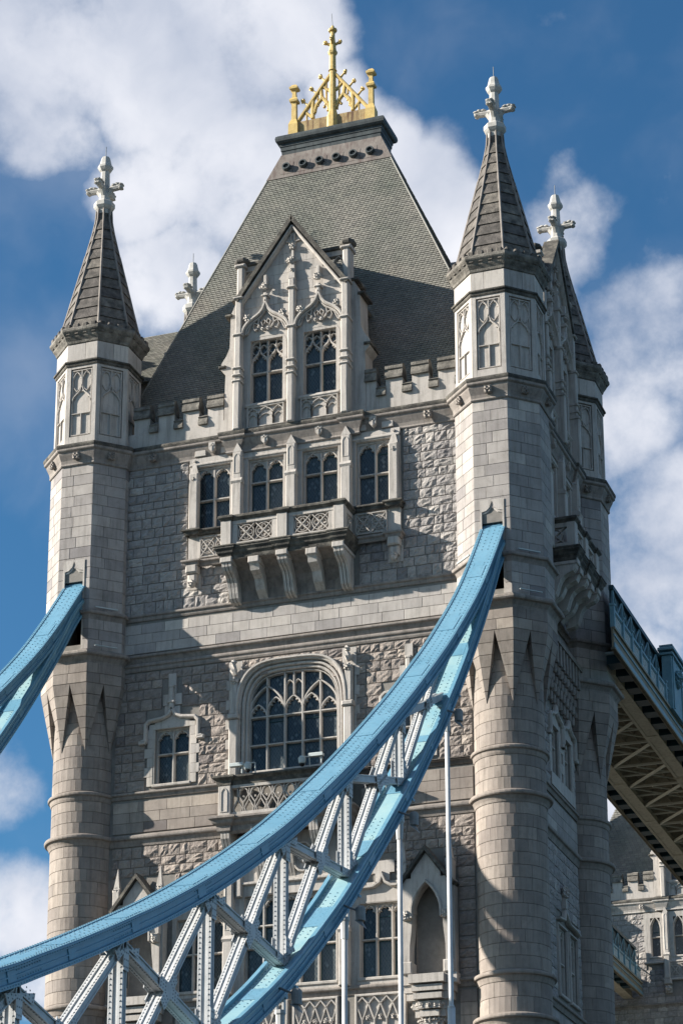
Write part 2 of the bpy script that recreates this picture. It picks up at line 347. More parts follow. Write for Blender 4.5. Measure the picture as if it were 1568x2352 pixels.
def wall_stones(kind, F, u0, u1, z0, z1, ch, wm, holes, m, parent, pri, rock=0, gap=.010, proud=.03, skipf=None):
    for ci, (a, b) in enumerate(courses(z0, z1, ch, .22 if rock else 0)):
        for (p, q) in fill(u0, u1, holes, a, b):
            for (x0, x1) in split(p, q, wm*(RND.uniform(.85, 1.15) if rock else 1), ci % 2):
                if skipf and skipf((x0+x1)/2, (a+b)/2): continue
                t = RND.uniform(-1, 1) if RND.random() < .92 else RND.choice((-2.2, 2.0, 2.6))
                g = gap/2; A, Bq, Cc, Dd = x0+g, x1-g, a+g, b-g
                if rock:
                    nx, ny = 4, 4; vs = []; idx = {}
                    for j in range(ny+1):
                        for i in range(nx+1):
                            uu = A+(Bq-A)*i/nx; vv = Cc+(Dd-Cc)*j/ny; inn = 0 < i < nx and 0 < j < ny
                            if inn: uu += RND.uniform(-.25, .25)*(Bq-A)/nx; vv += RND.uniform(-.25, .25)*(Dd-Cc)/ny
                            ww = proud + (RND.uniform(.1, 1.0)*rock if inn else RND.uniform(0, .025))
                            idx[i, j] = len(vs); vs.append(F(uu, vv, ww))
                    fs = [(idx[i, j], idx[i+1, j], idx[i+1, j+1], idx[i, j+1]) for i in range(nx) for j in range(ny)]
                    k = len(vs); vs += [F(A, Cc, -.04), F(Bq, Cc, -.04), F(Bq, Dd, -.04), F(A, Dd, -.04)]
                    fs += [(k, k+1, idx[nx, 0], *[idx[i, 0] for i in range(nx-1, -1, -1)]), (k+1, k+2, idx[nx, ny], *[idx[nx, j] for j in range(ny-1, -1, -1)]),
                           (k+2, k+3, *[idx[i, ny] for i in range(0, nx+1)]), (k+3, k, *[idx[0, j] for j in range(0, ny+1)])]
                else:
                    c = .012; pw = proud+RND.uniform(0, .006)
                    vs = [F(A, Cc, -.04), F(Bq, Cc, -.04), F(Bq, Dd, -.04), F(A, Dd, -.04), F(A, Cc, pw-c), F(Bq, Cc, pw-c), F(Bq, Dd, pw-c), F(A, Dd, pw-c),
                          F(A+c, Cc+c, pw), F(Bq-c, Cc+c, pw), F(Bq-c, Dd-c, pw), F(A+c, Dd-c, pw)]
                    fs = [(8, 9, 10, 11), (0, 1, 5, 4), (1, 2, 6, 5), (2, 3, 7, 6), (3, 0, 4, 7), (4, 5, 9, 8), (5, 6, 10, 9), (6, 7, 11, 10), (7, 4, 8, 11)]
                stone_rec(kind, pri*(x1-x0)*(b-a), vs, fs, t, parent, m)
def curved_stones(kind, cx, cy, r, z0, z1, ch, nper, m, parent, pri, gap=.012, amin=None):
    for ci, (a, b) in enumerate(courses(z0, z1, ch)):
        off = RND.uniform(0, 1); ed = [(i+off+RND.uniform(-.14, .14))*2*PI/nper for i in range(nper)]; ed.append(ed[0]+2*PI)
        for t0, t1 in zip(ed[:-1], ed[1:]):
            g = gap/2/r; n = 4; vs = []; fs = []
            for i in range(n+1):
                th = t0+g+(t1-t0-2*g)*i/n; cc, ss = math.cos(th), math.sin(th)
                for rr, z in ((r-.05, a+gap/2), (r+.02, a+gap/2), (r+.03, a+gap/2+.012), (r+.03, b-gap/2-.012), (r+.02, b-gap/2), (r-.05, b-gap/2)):
                    vs.append(Vector((cx+rr*cc, cy+rr*ss, z)))
            for i in range(n):
                for k in range(5): fs.append((i*6+k, i*6+6+k, i*6+7+k, i*6+k+1))
            fs += [tuple(range(6)), tuple(range(n*6+5, n*6-1, -1))]
            mid = (t0+t1)/2; vis = max(0.05, math.cos(mid-math.radians(-62)))
            stone_rec(kind, pri*vis*(t1-t0)*r*(b-a), vs, fs, RND.uniform(-1, 1), parent, m)
def flush_stones(limit):
    for kind, L_ in STONES.items():
        L_.sort(key=lambda r: -r[0]); n = limit.get(kind, 300)
        for (pr, vs, fs, t, parent, m) in L_[:n]:
            b = B(); b.add(vs, fs, t); b.obj(kind, m, parent)
        rest = {}
        for (pr, vs, fs, t, parent, m) in L_[n:]: rest.setdefault((parent.name, m), (parent, B()))[1].add(vs, fs, t)
        for (pn, m), (parent, b) in rest.items(): b.obj(kind+'s', m, parent, kind='stuff')
    STONES.clear()

# ------------------------------------------------------------------ ground, river, deck
D_ = 10.35954; W_ = 18.5; HY = D_/2
b = B(); b.add([(-3000, -3000, 0), (3000, -3000, 0), (3000, 3000, 0), (-3000, 3000, 0)], [(0, 1, 2, 3)]); b.obj('ground', 'quay', None, kind='structure')
b = B(); b.add([(-3000, -60, .3), (3000, -60, .3), (3000, 150, .3), (-3000, 150, .3)], [(0, 1, 2, 3)]); b.obj('river', 'water', None, kind='structure')
b = B(); b.box(XY(), 0.5, 18.0, -85, D_+75, 8.6, 9.6); b.obj('bridge_deck', 'quay', None, kind='structure')

# ------------------------------------------------------------------ profiles
def prof_string(z, h, o):       # a sloping top, a roll, a hollow below
    return [(-.05, z-h), (.03, z-h), (.06, z-h*.82), (o*.45, z-h*.62), (o*.55, z-h*.55), (o*.9, z-h*.5), (o, z-h*.42), (o, z-h*.3), (o*.92, z-h*.22), (-.05, z)]
def prof_cornice(z, h, o):
    return [(-.05, z-h), (.05, z-h), (.08, z-h*.95), (.06, z-h*.86), (o*.28, z-h*.7), (o*.62, z-h*.42), (o*.68, z-h*.36), (o*.68, z-h*.3), (o*.94, z-h*.24), (o, z-h*.2), (o, z-h*.08), (o*.93, z-h*.03), (-.05, z+h*.16)]
def octo(cx, cy, h):
    e = h*math.tan(PI/8); p = [(-e, -h), (e, -h), (h, -e), (h, e), (e, h), (-e, h), (-h, e), (-h, -e)]
    return [(cx+a, cy+b_) for a, b_ in p]
def circ(cx, cy, r, n=40): return [(cx+r*math.cos(2*PI*i/n), cy+r*math.sin(2*PI*i/n)) for i in range(n)]
def joint_cuts(): pass

def rosette(b, F, u, v, w, r=.16):
    b.box(F, u-r*.75, u+r*.75, v-r*.75, v+r*.75, w-.12, w-.02, ch=.02)
    for i in range(4):
        a = PI/4+i*PI/2; b.blob(F(u+r*.62*math.cos(a), v+r*.62*math.sin(a), w), r*.48, jit=.2, n=5, m=3)
        a += PI/4; b.blob(F(u+r*.62*math.cos(a), v+r*.62*math.sin(a), w-.02), r*.36, jit=.2, n=5, m=3)
    b.blob(F(u, v, w+.03), r*.3, n=5, m=3)

def panel_tracery(b, F, u0, u1, v0, v1, w0, w1):
    c = (u0+u1)/2; h = (u1-u0)/2
    b.bar(F, [(u0, v0), (u1, v0), (u1, v1), (u0, v1)], .07, w0, w1, closed=True)
    sp = v0+(v1-v0)*.5
    cv = arch(u0, u1, sp, (v1-v0)*.27, 'ogee', 8); b.bar(F, cv, .07, w0, w1); cusps(b, F, cv, w0, w1-.02, .06)
    b.bar(F, [(c, sp+(v1-v0)*.25), (c, v1)], .07, w0, w1)
    for a, e in ((u0, c), (c, u1)):
        cv = arch(a, e, v1-(v1-v0)*.17, (v1-v0)*.15, 'pointed', 6); b.bar(F, cv, .05, w0, w1-.01); cusps(b, F, cv, w0, w1-.03, .045)
        cv = [(x, 2*(v1-(v1-v0)*.17)-y) for x, y in cv]; b.bar(F, cv, .045, w0, w1-.02)
    b.bar(F, [(u0, v0+(v1-v0)*.33), (u1, v0+(v1-v0)*.33)], .06, w0, w1); b.bar(F, [(c, v0), (c, v0+(v1-v0)*.33)], .06, w0, w1)

# ------------------------------------------------------------------ turret
def turret(T, cx, cy, front=False, fine=(0, 1, 2, 7), pri=1.0, slabs=True, lite=False, side=0):
    b = B()
    def prism(h, z0, z1, notch=False):
        p = octo(cx, cy, h)
        if notch:
            p = [(cx-.43, cy-h), (cx-.43, cy-.4), (cx+.43, cy-.4), (cx+.43, cy-h)] + p[1:] + [p[0]]
        n = len(p); b.add([(x, y, z0) for x, y in p] + [(x, y, z1) for x, y in p], [tuple(range(n)), tuple(range(n, 2*n))]+[(i, (i+1) % n, n+(i+1) % n, n+i) for i in range(n)])
    b.loft([(8, 1.37), (41.25, 1.37)], n=32, cx=cx, cy=cy, ph=0)
    prism(1.84, 41.25, 42.3); prism(1.80, 42.3, 42.93)
    if front: prism(1.79, 42.93, 44.3, True); prism(1.765, 44.3, 45.85, True); prism(1.765, 45.85, 52.1)
    else: prism(1.79, 42.93, 44.3); prism(1.765, 44.3, 52.1)
    prism(1.60, 52.1, 56.3); prism(1.70, 56.3, 58.0)
    tw = b.obj('turret', 'mortar', T, keep=(cx, cy, 8))
    # mouldings
    O1 = octo(cx, cy, 1.80)
    m1 = B(); m1.mould(O1, prof_cornice(52.12, .85, .31), True); m1.obj('cornice', 'string_stone', tw)
    m1 = B(); m1.mould(O1, [(.2, 52.02), (.325, 52.04), (.35, 52.12), (.34, 52.2), (.2, 52.28), (-.1, 52.42)], True); m1.obj('cornice_coping', 'weathered_coping', tw)
    m1 = B()
    if front:
        o = octo(cx, cy, 1.80); pth = [(cx+.44, cy-1.8)] + o[1:] + [o[0], (cx-.44, cy-1.8)]
        m1.mould(pth, prof_string(44.53, .48, .22))
    else: m1.mould(O1, prof_string(44.53, .48, .22), True)
    m1.obj('string_course', 'string_stone', tw)
    m1 = B(); m1.mould(octo(cx, cy, 1.84), prof_string(42.72, .66, .33), True); m1.obj('string_course', 'string_stone', tw)
    for z, h, o in ((36.62, .45, .17), (34.78, .55, .26), (27.62, .5, .22), (25.95, .5, .26)):
        m1 = B(); m1.mould(circ(cx, cy, 1.40, 48), prof_string(z, h, o), True); m1.obj('ring_moulding', 'brown_granite', tw, smooth=False)
    m1 = B(); m1.mould(octo(cx, cy, 1.74), prof_string(56.42, .3, .13), True); m1.obj('string_course', 'weathered_coping', tw)
    m1 = B(); m1.mould(octo(cx, cy, 1.74), [(-.05, 57.2), (.04, 57.25), (.07, 57.35), (.17, 57.5), (.19, 57.56), (.3, 57.7), (.33, 57.75), (.33, 57.85), (.28, 57.93), (-.1, 58.02)], True); m1.obj('eaves_moulding', 'coping_stone', tw)
    m1 = B()
    for k in range(8):        # small crested teeth round the eaves
        a = -PI/2+k*PI/4; F = Fr((cx+math.cos(a)*2.0, cy+math.sin(a)*2.0, 0), (-math.sin(a), math.cos(a), 0), (math.cos(a), math.sin(a), 0))
        for i in range(4):
            u = -.62+i*.41; m1.box(F, u-.12, u+.12, 57.84, 58.08, -.3, .05, ch=.03); m1.box(F, u-.08, u+.08, 57.6, 57.72, -.2, .0)
    m1.obj('eaves_crest', 'lichen_stone', tw)
    # stones
    if not lite:
        kk = 'ashlar_block'
        for k in range(8):
            a = -PI/2+k*PI/4; n = (math.cos(a), math.sin(a), 0); u = (-math.sin(a), math.cos(a), 0); vis = (1.6 if k in (0, 1) else .9 if k in (2, 7) else .01)*pri
            def FF(h): return Fr((cx+n[0]*h, cy+n[1]*h, 0), u, n)
            e = lambda h: h*math.tan(PI/8)+.008
            ho = [(-.43, .43, 42.9, 45.85)] if (front and k == 0) else []
            hb = [(-.5, .5, 42.9, 46.35)] if (front and k == 0) else []
            wall_stones(kk, FF(1.77), -e(1.79), e(1.79), 44.5, 51.3,   .485, .72, hb, 'granite_ashlar', tw, vis, proud=.03)
            wall_stones(kk, FF(1.80), -e(1.83), e(1.83), 42.7, 44.08, .46, .7, ho, 'granite_ashlar', tw, vis)
            wall_stones(kk, FF(1.85), -e(1.88), e(1.88), 41.2, 42.1, .45, .7, [], 'brown_granite', tw, vis)
            wall_stones(kk, FF(1.71), -e(1.74), e(1.74), 56.4, 57.22, .82, .75, [], 'portland_stone', tw, vis)
        curved_stones(kk, cx, cy, 1.375, 36.6, 41.1, .50, 9, 'brown_granite', tw, pri*.8)
        curved_stones(kk, cx, cy, 1.375, 34.75, 36.2, .48, 9, 'brown_granite', tw, pri)
        curved_stones(kk, cx, cy, 1.375, 27.6, 34.25, .51, 9, 'brown_granite', tw, pri)
        curved_stones(kk, cx, cy, 1.375, 25.9, 27.15, .51, 9, 'brown_granite', tw, pri*.5)
        curved_stones(kk, cx, cy, 1.375, 10, 25.5, .52, 9, 'brown_granite', tw, .01)
    # pendants: the octagon comes down to the round shaft in long points
    zt = 41.2; h = 1.88; R = h/math.cos(PI/8)
    pb = B()
    for k in range(8):
        av = -PI/2+PI/8+k*PI/4; V = Vector((cx+R*math.cos(av), cy+R*math.sin(av), zt)); Tp = Vector((cx+1.42*math.cos(av), cy+1.42*math.sin(av), 38.35))
        for sg in (-1, 1):
            aa = av+sg*PI/8; A = Vector((cx+h*math.cos(aa), cy+h*math.sin(aa), zt)); 
            # slice the triangle A-V-T into stone courses
            nC = 6
            for i in range(nC):
                f0, f1 = i/nC, (i+1)/nC; g = .004
                f0 += g; f1 -= g
                P0, Q0 = A.lerp(Tp, f0), V.lerp(Tp, f0); P1, Q1 = A.lerp(Tp, f1), V.lerp(Tp, f1)
                I0 = Vector((cx+1.36*math.cos(aa*(1-f0)+av*f0), cy+1.36*math.sin(aa*(1-f0)+av*f0), P0.z)); I1 = Vector((cx+1.36*math.cos(aa*(1-f1)+av*f1), cy+1.36*math.sin(aa*(1-f1)+av*f1), P1.z))
                J0 = Vector((cx+1.36*math.cos(av), cy+1.36*math.sin(av), Q0.z)); J1 = Vector((cx+1.36*math.cos(av), cy+1.36*math.sin(av), Q1.z))
                pb.add([P0, Q0, Q1, P1, I0, J0, J1, I1], [(0, 1, 2, 3), (0, 3, 7, 4), (0, 4, 5, 1), (3, 2, 6, 7)], RND.uniform(-.9, .9))
    pb.obj('pendant_stones', 'brown_granite', tw, kind='stuff')
    # panel stage
    for k in range(8):
        if lite and k not in (0, 1, 7): continue
        a = -PI/2+k*PI/4; n = (math.cos(a), math.sin(a), 0); u = (-math.sin(a), math.cos(a), 0); F = Fr((cx+n[0]*1.74, cy+n[1]*1.74, 0), u, n)
        p = B(); e = .7207
        p.box(F, -e, -.52, 52.3, 56.2, -.3, 0, t=RND.uniform(-.5, .5)); p.box(F, .52, e, 52.3, 56.2, -.3, 0, t=RND.uniform(-.5, .5)); p.box(F, -.6, .6, 52.4, 56.1, -.3, -.11); p.box(F, -.52, .52, 52.3, 52.72, -.3, -.003); p.box(F, -.52, .52, 56.0, 56.2, -.3, -.003)
        panel_tracery(p, F, -.46, .46, 52.8, 55.92, -.15, -.03)
        p.obj('traceried_panel', 'portland_stone', tw)
        if k in fine:
            r = B(); rosette(r, Fr((cx+n[0]*1.93, cy+n[1]*1.93, 0), u, n), 0, 51.66, .1, .19); r.obj('rosette', 'string_stone', tw)
    # spire
    sp = B(); rings = [(57.95, 1.70), (58.6, 1.56), (60.5, 1.13), (62.4, .70), (63.6, .44), (64.2, .34), (64.75, .31)]
    sp.loft([(z, r-.03) for z, r in rings], cx=cx, cy=cy); so_ = sp.obj('spire', 'lichen_stone', tw)
    def rad(z):
        for (z0, r0), (z1, r1) in zip(rings[:-1], rings[1:]):
            if z <= z1: return r0+(r1-r0)*(z-z0)/(z1-z0)
        return rings[-1][1]
    zs = [58.0]; 
    while zs[-1] < 64.0: zs.append(zs[-1]+.56)
    for k in range(8):
        a = -PI/2+k*PI/4
        for z0, z1 in zip(zs[:-1], zs[1:]):
            r0, r1 = rad(z0)+.035, rad(z1)-.01; tn = math.tan(PI/8)
            def P(r, s, z): return Vector((cx+r*math.cos(a)-s*r*tn*math.sin(a), cy+r*math.sin(a)+s*r*tn*math.cos(a), z))
            vs = [P(r0, -1, z0+.015), P(r0, 1, z0+.015), P(r1, 1, z1), P(r1, -1, z1), P(r0-.1, -1, z0+.0), P(r0-.1, 1, z0+.0)]
            t = RND.uniform(-1, 1); fs = [(0, 1, 2, 3), (0, 4, 5, 1)]
            if lite or not slabs or k not in (0, 1, 2, 7): sp2 = STONES.setdefault('spire_slab_rest', []); sp2.append((0, vs, fs, t, tw, 'lichen_stone'))
            else:
                q = B(); q.add(vs, fs, t); q.obj('spire_slab', 'lichen_stone', tw)
    rb = B()
    for k in range(8):
        a = -PI/2+PI/8+k*PI/4; c = 1/math.cos(PI/8)
        for (z0, r0), (z1, r1) in zip(rings[:-1], rings[1:]):
            rb.tube((cx+(r0*c+.01)*math.cos(a), cy+(r0*c+.01)*math.sin(a), z0), (cx+(r1*c+.01)*math.cos(a), cy+(r1*c+.01)*math.sin(a), z1), .06 if z0 < 62 else .045, 6)
    rb.obj('spire_ribs', 'string_stone', tw)
    f = B(); f.loft([(64.55, .30), (64.75, .31), (64.82, .38), (64.92, .45), (65.12, .45), (65.2, .36), (65.32, .24), (65.9, .21), (66.78, .185), (66.86, .26), (66.98, .33), (67.08, .33), (67.16, .26), (67.5, .19), (67.56, .17)], cx=cx, cy=cy)
    for k in range(4):
        a = k*PI/2; dx, dy = math.cos(a), math.sin(a)
        def q(r, z): return (cx+dx*r, cy+dy*r, z)
        f.tube(q(.1, 65.5), q(.34, 65.85), .13, 6, .14); f.tube(q(.1, 65.86), q(.82, 65.9), .15, 8, .15); f.tube(q(.7, 65.9), q(.86, 65.84), .15, 8, .12)
        for r_, z_, s_ in ((.48, 66.0, .11), (.66, 66.02, .11), (.82, 65.98, .1), (.8, 65.82, .09)):
            for sd in (-.06, .06): f.blob((cx+dx*r_-dy*sd, cy+dy*r_+dx*sd, z_), s_, (1.25, 1.25, .75), jit=.12, n=7, m=5)
    fo = f.obj('finial', 'painted_stone', tw)
    r = B(); r.tube((cx, cy, 67.55), (cx, cy, 68.15), .018, 5); r.obj('lightning_rod', 'grey_metal', tw)
    if front:       # lintel and little ogee above the hole where the chain goes in
        F = Fr((cx, cy-1.8, 0), (1, 0, 0), (0, -1, 0)); l = B()
        l.box(F, -.5, -.43, 42.9, 46.35, -.5, .035); l.box(F, .43, .5, 42.9, 46.35, -.5, .035)
        l.box(F, -.43, .43, 45.85, 46.0, -.5, -.12); l.bar(F, [(-.43, 45.95), (.43, 45.95)], .22, -.45, -.05, ch=.5)
        cv = [(-.43, 46.32), (-.25, 46.36), (-.1, 46.5), (0, 46.78), (.1, 46.5), (.25, 46.36), (.43, 46.32)]
        l.spandrel(F, [(-.5, 46.3)]+cv+[(.5, 46.3)], 46.83, -.05, .036)
        l.bar(F, [(x, y-.05) for x, y in cv], .1, -.05, .0); l.box(F, -.43, .43, 46.05, 46.8, -.45, -.04)
        l.obj('chain_opening_surround', 'portland_stone', tw)
        v = B(); v.box(XY(), cx-.43, cx+.43, cy-.43, cy-.405, 42.93, 45.85); v.obj('opening_back', 'dark_void', tw)
        s = B()
        for k in (7, 1):
            a = -PI/2+(k if k < 4 else k-8)*PI/4; n = (math.cos(a), math.sin(a), 0); u = (-math.sin(a), math.cos(a), 0); G = Fr((cx+n[0]*1.8, cy+n[1]*1.8, 0), u, n)
            s.box(G, -.5, .5, 44.57, 44.62, .1, .17); s.box(G, -.5, .5, 42.82, 42.86, .18, .25)
        s.obj('light_fitting', 'railing_white', tw)
    return tw

# ------------------------------------------------------------------ openings
def window(T, F, u0, u1, v0, vt, rise, kind, lights, trans, name='window', m='portland_stone', tracery='heads', frame=.16, orders=2, label=None):
    """opening u0..u1, sill v0, head springs at vt and rises by rise; panes are children"""
    b = B(); G = -.34
    mw = .11; n = lights; lw = (u1-u0-mw*(n-1))/n
    top = vt+rise
    outl = [(u0, v0)]+arch(u0, u1, vt, rise, kind, 10)+[(u1, v0)] if rise > 0 else [(u0, v0), (u0, vt), (u1, vt), (u1, v0)]
    for i in range(orders):
        d = frame*(i+.5)/orders
        if rise > 0: ol = [(u0-d, v0-.02)]+arch(u0-d, u1+d, vt, rise+d, kind, 10)+[(u1+d, v0-.02)]
        else: ol = [(u0-d, v0-.02), (u0-d, vt+d), (u1+d, vt+d), (u1+d, v0-.02)]
        b.bar(F, ol, frame/orders*1.02, G-.02, -.14+.13*i+(.02 if i == orders-1 else 0), ch=.25)
    b.box(F, u0-frame, u1+frame, v0-.16, v0-.02, G-.05, .06, ch=.03)
    b.add([F(u0, v0+.04, G), F(u1, v0+.04, G), F(u1, v0-.03, .02), F(u0, v0-.03, .02)], [(0, 1, 2, 3)])
    xs = [(u0+i*(lw+mw), u0+i*(lw+mw)+lw) for i in range(n)]
    def topat(u):
        if rise <= 0: return vt
        a = arch(u0, u1, vt, rise, kind, 10)
        for (p, q), (r, s) in zip(a[:-1], a[1:]):
            if p <= u <= r: return q+(s-q)*(u-p)/max(1e-6, r-p)
        return vt
    for i in range(n-1):
        c = xs[i][1]+mw/2; b.bar(F, [(c, v0), (c, topat(c)-.02)], mw, G, -.13)
    for tv in trans: b.bar(F, [(u0, tv), (u1, tv)], .10, G, -.135)
    if tracery == 'heads':      # rectangular head, cusped lights, solid spandrels
        for (a, c) in xs:
            hv = vt-.42*lw*1.35; cv = arch(a, c, hv, lw*.56, 'pointed', 6)
            b.spandrel(F, cv, vt+.01, G, -.2); b.bar(F, cv, .07, G, -.15); cusps(b, F, cv, G, -.2, .075)
    elif tracery == 'eyelets':
        for (a, c) in xs:
            hv = vt-.62; cv = arch(a-.03, c+.03, hv, .62, 'ogee', 8); b.bar(F, cv, .085, G, -.14); cusps(b, F, cv, G, -.2, .09, (.16, .34))
            cc = (a+c)/2; b.bar(F, [(cc, hv+.58), (cc, topat(cc))], .06, G, -.15)
            for (p, q) in ((a-.03, cc), (cc, c+.03)):
                cv = arch(p, q, vt+.0, .2, 'pointed', 5); b.bar(F, cv, .05, G, -.17); cusps(b, F, cv, G, -.22, .05, (.3,))
                cv = [(x, 2*vt-.02-y) for x, y in cv]; b.bar(F, cv, .045, G, -.18)
    elif tracery == 'big':
        hv = vt+.05
        hs = {}
        for i, (a, c) in enumerate(xs):
            t_ = .02 if i in (0, n-1) else .28; cv = arch(a-.02, c+.02, hv+t_, .48, 'pointed', 7); b.bar(F, cv, .08, G, -.14); cusps(b, F, cv, G, -.2, .085, (.18, .36))
        if n == 5:
            for (p, q) in ((xs[0][0], xs[1][1]), (xs[3][0], xs[4][1])):
                cv = arch(p-.02, q+.02, hv+.3, .98, 'pointed', 9); cv = [(x, min(y, topat(min(max(x, u0), u1)))) for x, y in cv]; b.bar(F, cv, .09, G, -.13)
            a, c = xs[2]; cc = (a+c)/2
            b.bar(F, [(cc, hv+.75), (cc, topat(cc))], .07, G, -.14)
            for (p, q) in ((a-.03, cc), (cc, c+.03)):
                cv = arch(p, q, hv+1.2, .25, 'pointed', 5); b.bar(F, cv, .05, G, -.17)
        else:
            for (a, c) in xs:
                cc = (a+c)/2; b.bar(F, [(cc, hv+.5), (cc, topat(cc))], .06, G, -.15)
    wo_ = b.obj(name, m, T, label=label)
    lv = [v0]+sorted(trans)+[None]
    for (a, c) in xs:
        for lo, hi in zip(lv[:-1], lv[1:]):
            p = B(); l0 = lo+(.05 if lo > v0 else .03)
            if hi is None:
                uu = [a+(c-a)*i/6 for i in range(7)]
                pts = [(a, l0)]+[(c, l0)]+[(x, topat(x)-.01) for x in reversed(uu)]
                p.poly(F, pts, G-.03, G+.02)
            else: p.box(F, a, c, l0, hi-.05, G-.03, G+.02)
            p.obj('pane', 'leaded_glass', wo_)
            if RND.random() < .35:
                q = B(); ht = (hi-.05) if hi is not None else min(l0+.9, vt-.2)
                q.bar(F, [(a+.02, l0+.02), (c-.02, l0+.02), (c-.02, ht-.02), (a+.02, ht-.02)], .045, G+.02, G+.06, closed=True); q.obj('casement', 'teal_steel', wo_)
    return wo_

def pier(T, F, u0, u1, v0, v1, w0, w1, name='pier', steps=(), head='gable', m='portland_stone', panel=True):
    b = B(); w = w1
    zs = [v0]+list(steps)+[v1]
    for i, (a, c) in enumerate(zip(zs[:-1], zs[1:])):
        d = .05*i
        b.box(F, u0+d*.4, u1-d*.4, a, c, w0, w-d, ch=.04)
        if i < len(zs)-2:
            b.add([F(u0-.03, c-.14, w-d), F(u1+.03, c-.14, w-d), F(u1+.03, c-.04, w-d+.05), F(u0-.03, c-.04, w-d+.05), F(u1+.02, c+.12, w-d-.05), F(u0+.0, c+.12, w-d-.05), F(u0-.03, c-.1, w0), F(u1+.03, c-.1, w0), F(u0, c+.1, w0), F(u1, c+.1, w0)],
                  [(0, 1, 2, 3), (3, 2, 4, 5), (0, 3, 5, 8, 6), (1, 7, 9, 4, 2), (6, 7, 1, 0)])
    w = w1-.05*(len(zs)-2)
    if head == 'gable':
        c = (u0+u1)/2; h = (u1-u0)/2
        b.poly(F, [(u0, v1), (u1, v1), (c, v1+h*1.9)], w0, w-.02)
    if panel and u1-u0 > .3:
        a, c_ = u0+.09, u1-.09; z0, z1 = zs[-2]+.35, v1-.1
        if z1-z0 > .5: b.bar(F, [(a, z0)]+arch(a, c_, z1-.2, .2, 'pointed', 4)+[(c_, z0)], .05, w-.05, w+.02, closed=True)
    return b.obj(name, m, T)

def ogee_hood(b, F, u0, u1, vs, rise, w0, w1, wd=.15, crock=True, tymp=True, fin=1.15):
    cv = arch(u0, u1, vs, rise, 'ogee', 12); c = (u0+u1)/2
    b.bar(F, cv, wd, w0, w1); b.bar(F, arch(u0+.14, u1-.14, vs, rise-.22, 'ogee', 10), .08, w0, w1-.1)
    if tymp:
        h = (u1-u0)/2
        for s in (-1, 1):   # flowing leaf forms carved in the tympanum
            b.bar(F, [(c+s*x*h, vs+y*rise) for x, y in ((.03, .12), (.22, .15), (.34, .3), (.3, .5), (.14, .66), (0, .74))], .06, w0, w1-.13)
            b.bar(F, [(c+s*x*h, vs+y*rise) for x, y in ((.14, .22), (.2, .36), (.1, .44), (.02, .36), (.08, .28))], .05, w0, w1-.13)
            b.bar(F, [(c+s*x*h, vs+y*rise) for x, y in ((.34, .3), (.5, .36), (.64, .3), (.74, .14), (.82, .02))], .06, w0, w1-.13)
            b.bar(F, [(c+s*x*h, vs+y*rise) for x, y in ((.5, .36), (.55, .22), (.47, .1), (.38, .14))], .05, w0, w1-.13)
            b.bar(F, [(c+s*x*h, vs+y*rise) for x, y in ((.64, .3), (.7, .34), (.66, .42), (.56, .5), (.44, .56), (.34, .58))], .045, w0, w1-.14)
            b.blob(F(c+s*.12*h, vs+.1*rise, w1-.1), .09); b.blob(F(c+s*.3*h, vs+.2*rise, w1-.12), .06)
    if crock:
        for s in (-1, 1):
            i = 12+s*6; p = cv[i]; b.leafy(F, p[0]+s*.06, p[1]+.16, w1-.05, .19)
            i = 12+s*9; p = cv[i]; b.leafy(F, p[0]+s*.12, p[1]+.1, w1-.08, .09, 4)
    if fin:
        t = vs+rise; b.box(F, c-.08, c+.08, t-.05, t+fin*.35, w0, w1+.0, ch=.03); b.box(F, c-.16, c+.16, t+fin*.18, t+fin*.26, w0, w1+.05, ch=.03)
        b.leafy(F, c, t+fin*.62, w1, .2, 7); b.leafy(F, c-.2, t+fin*.6, w1-.03, .1, 4); b.leafy(F, c+.2, t+fin*.6, w1-.03, .1, 4); b.box(F, c-.07, c+.07, t+fin*.7, t+fin*1.1, w0, w1-.02, ch=.02)

def blind_arcade(b, F, u0, u1, v0, v1, w0, w1):
    b.bar(F, [(u0, v0), (u1, v0), (u1, v1), (u0, v1)], .08, w0, w1, closed=True)
    L_ = u1-u0; e = [u0, u0+L_*.29, u0+L_*.71, u1]
    for a, c in zip(e[:-1], e[1:]):
        cv = arch(a, c, v1-.36, .3, 'pointed', 6); b.bar(F, [(a, v0)]+cv+[(c, v0)], .06, w0, w1-.01); cusps(b, F, cv, w0, w1-.03, .05)
        b.bar(F, arch(a+.05, c-.05, v1-.55, .2, 'pointed', 5), .035, w0, w1-.03)

def diaper(b, F, u0, u1, v0, v1, w0, w1, n=2):
    b.bar(F, [(u0, v0), (u1, v0), (u1, v1), (u0, v1)], .07, w0, w1, closed=True)
    L_ = (u1-u0)/n; cy_ = (v0+v1)/2; r = min(L_, v1-v0)/2*.9
    for i in range(n):
        c = u0+L_*(i+.5)
        for s in (-1, 1):
            b.bar(F, [(c-L_/2, cy_+s*(v1-v0)/2*.98), (c-L_*.12, cy_+s*.12), (c, cy_-s*.02)] if False else [(c-L_/2, cy_-s*(v1-v0)/2), (c+L_/2, cy_+s*(v1-v0)/2)], .055, w0, w1)
        b.bar(F, [(c+r*math.cos(t*PI/8), cy_+r*math.sin(t*PI/8)) for t in range(16)], .05, w0, w1-.01, closed=True)
        for q in range(4):
            a = q*PI/2; b.bar(F, [(c+r*.5*math.cos(a)+r*.3*math.cos(t*PI/3), cy_+r*.5*math.sin(a)+r*.3*math.sin(t*PI/3)) for t in range(6)], .035, w0, w1-.02, closed=True)

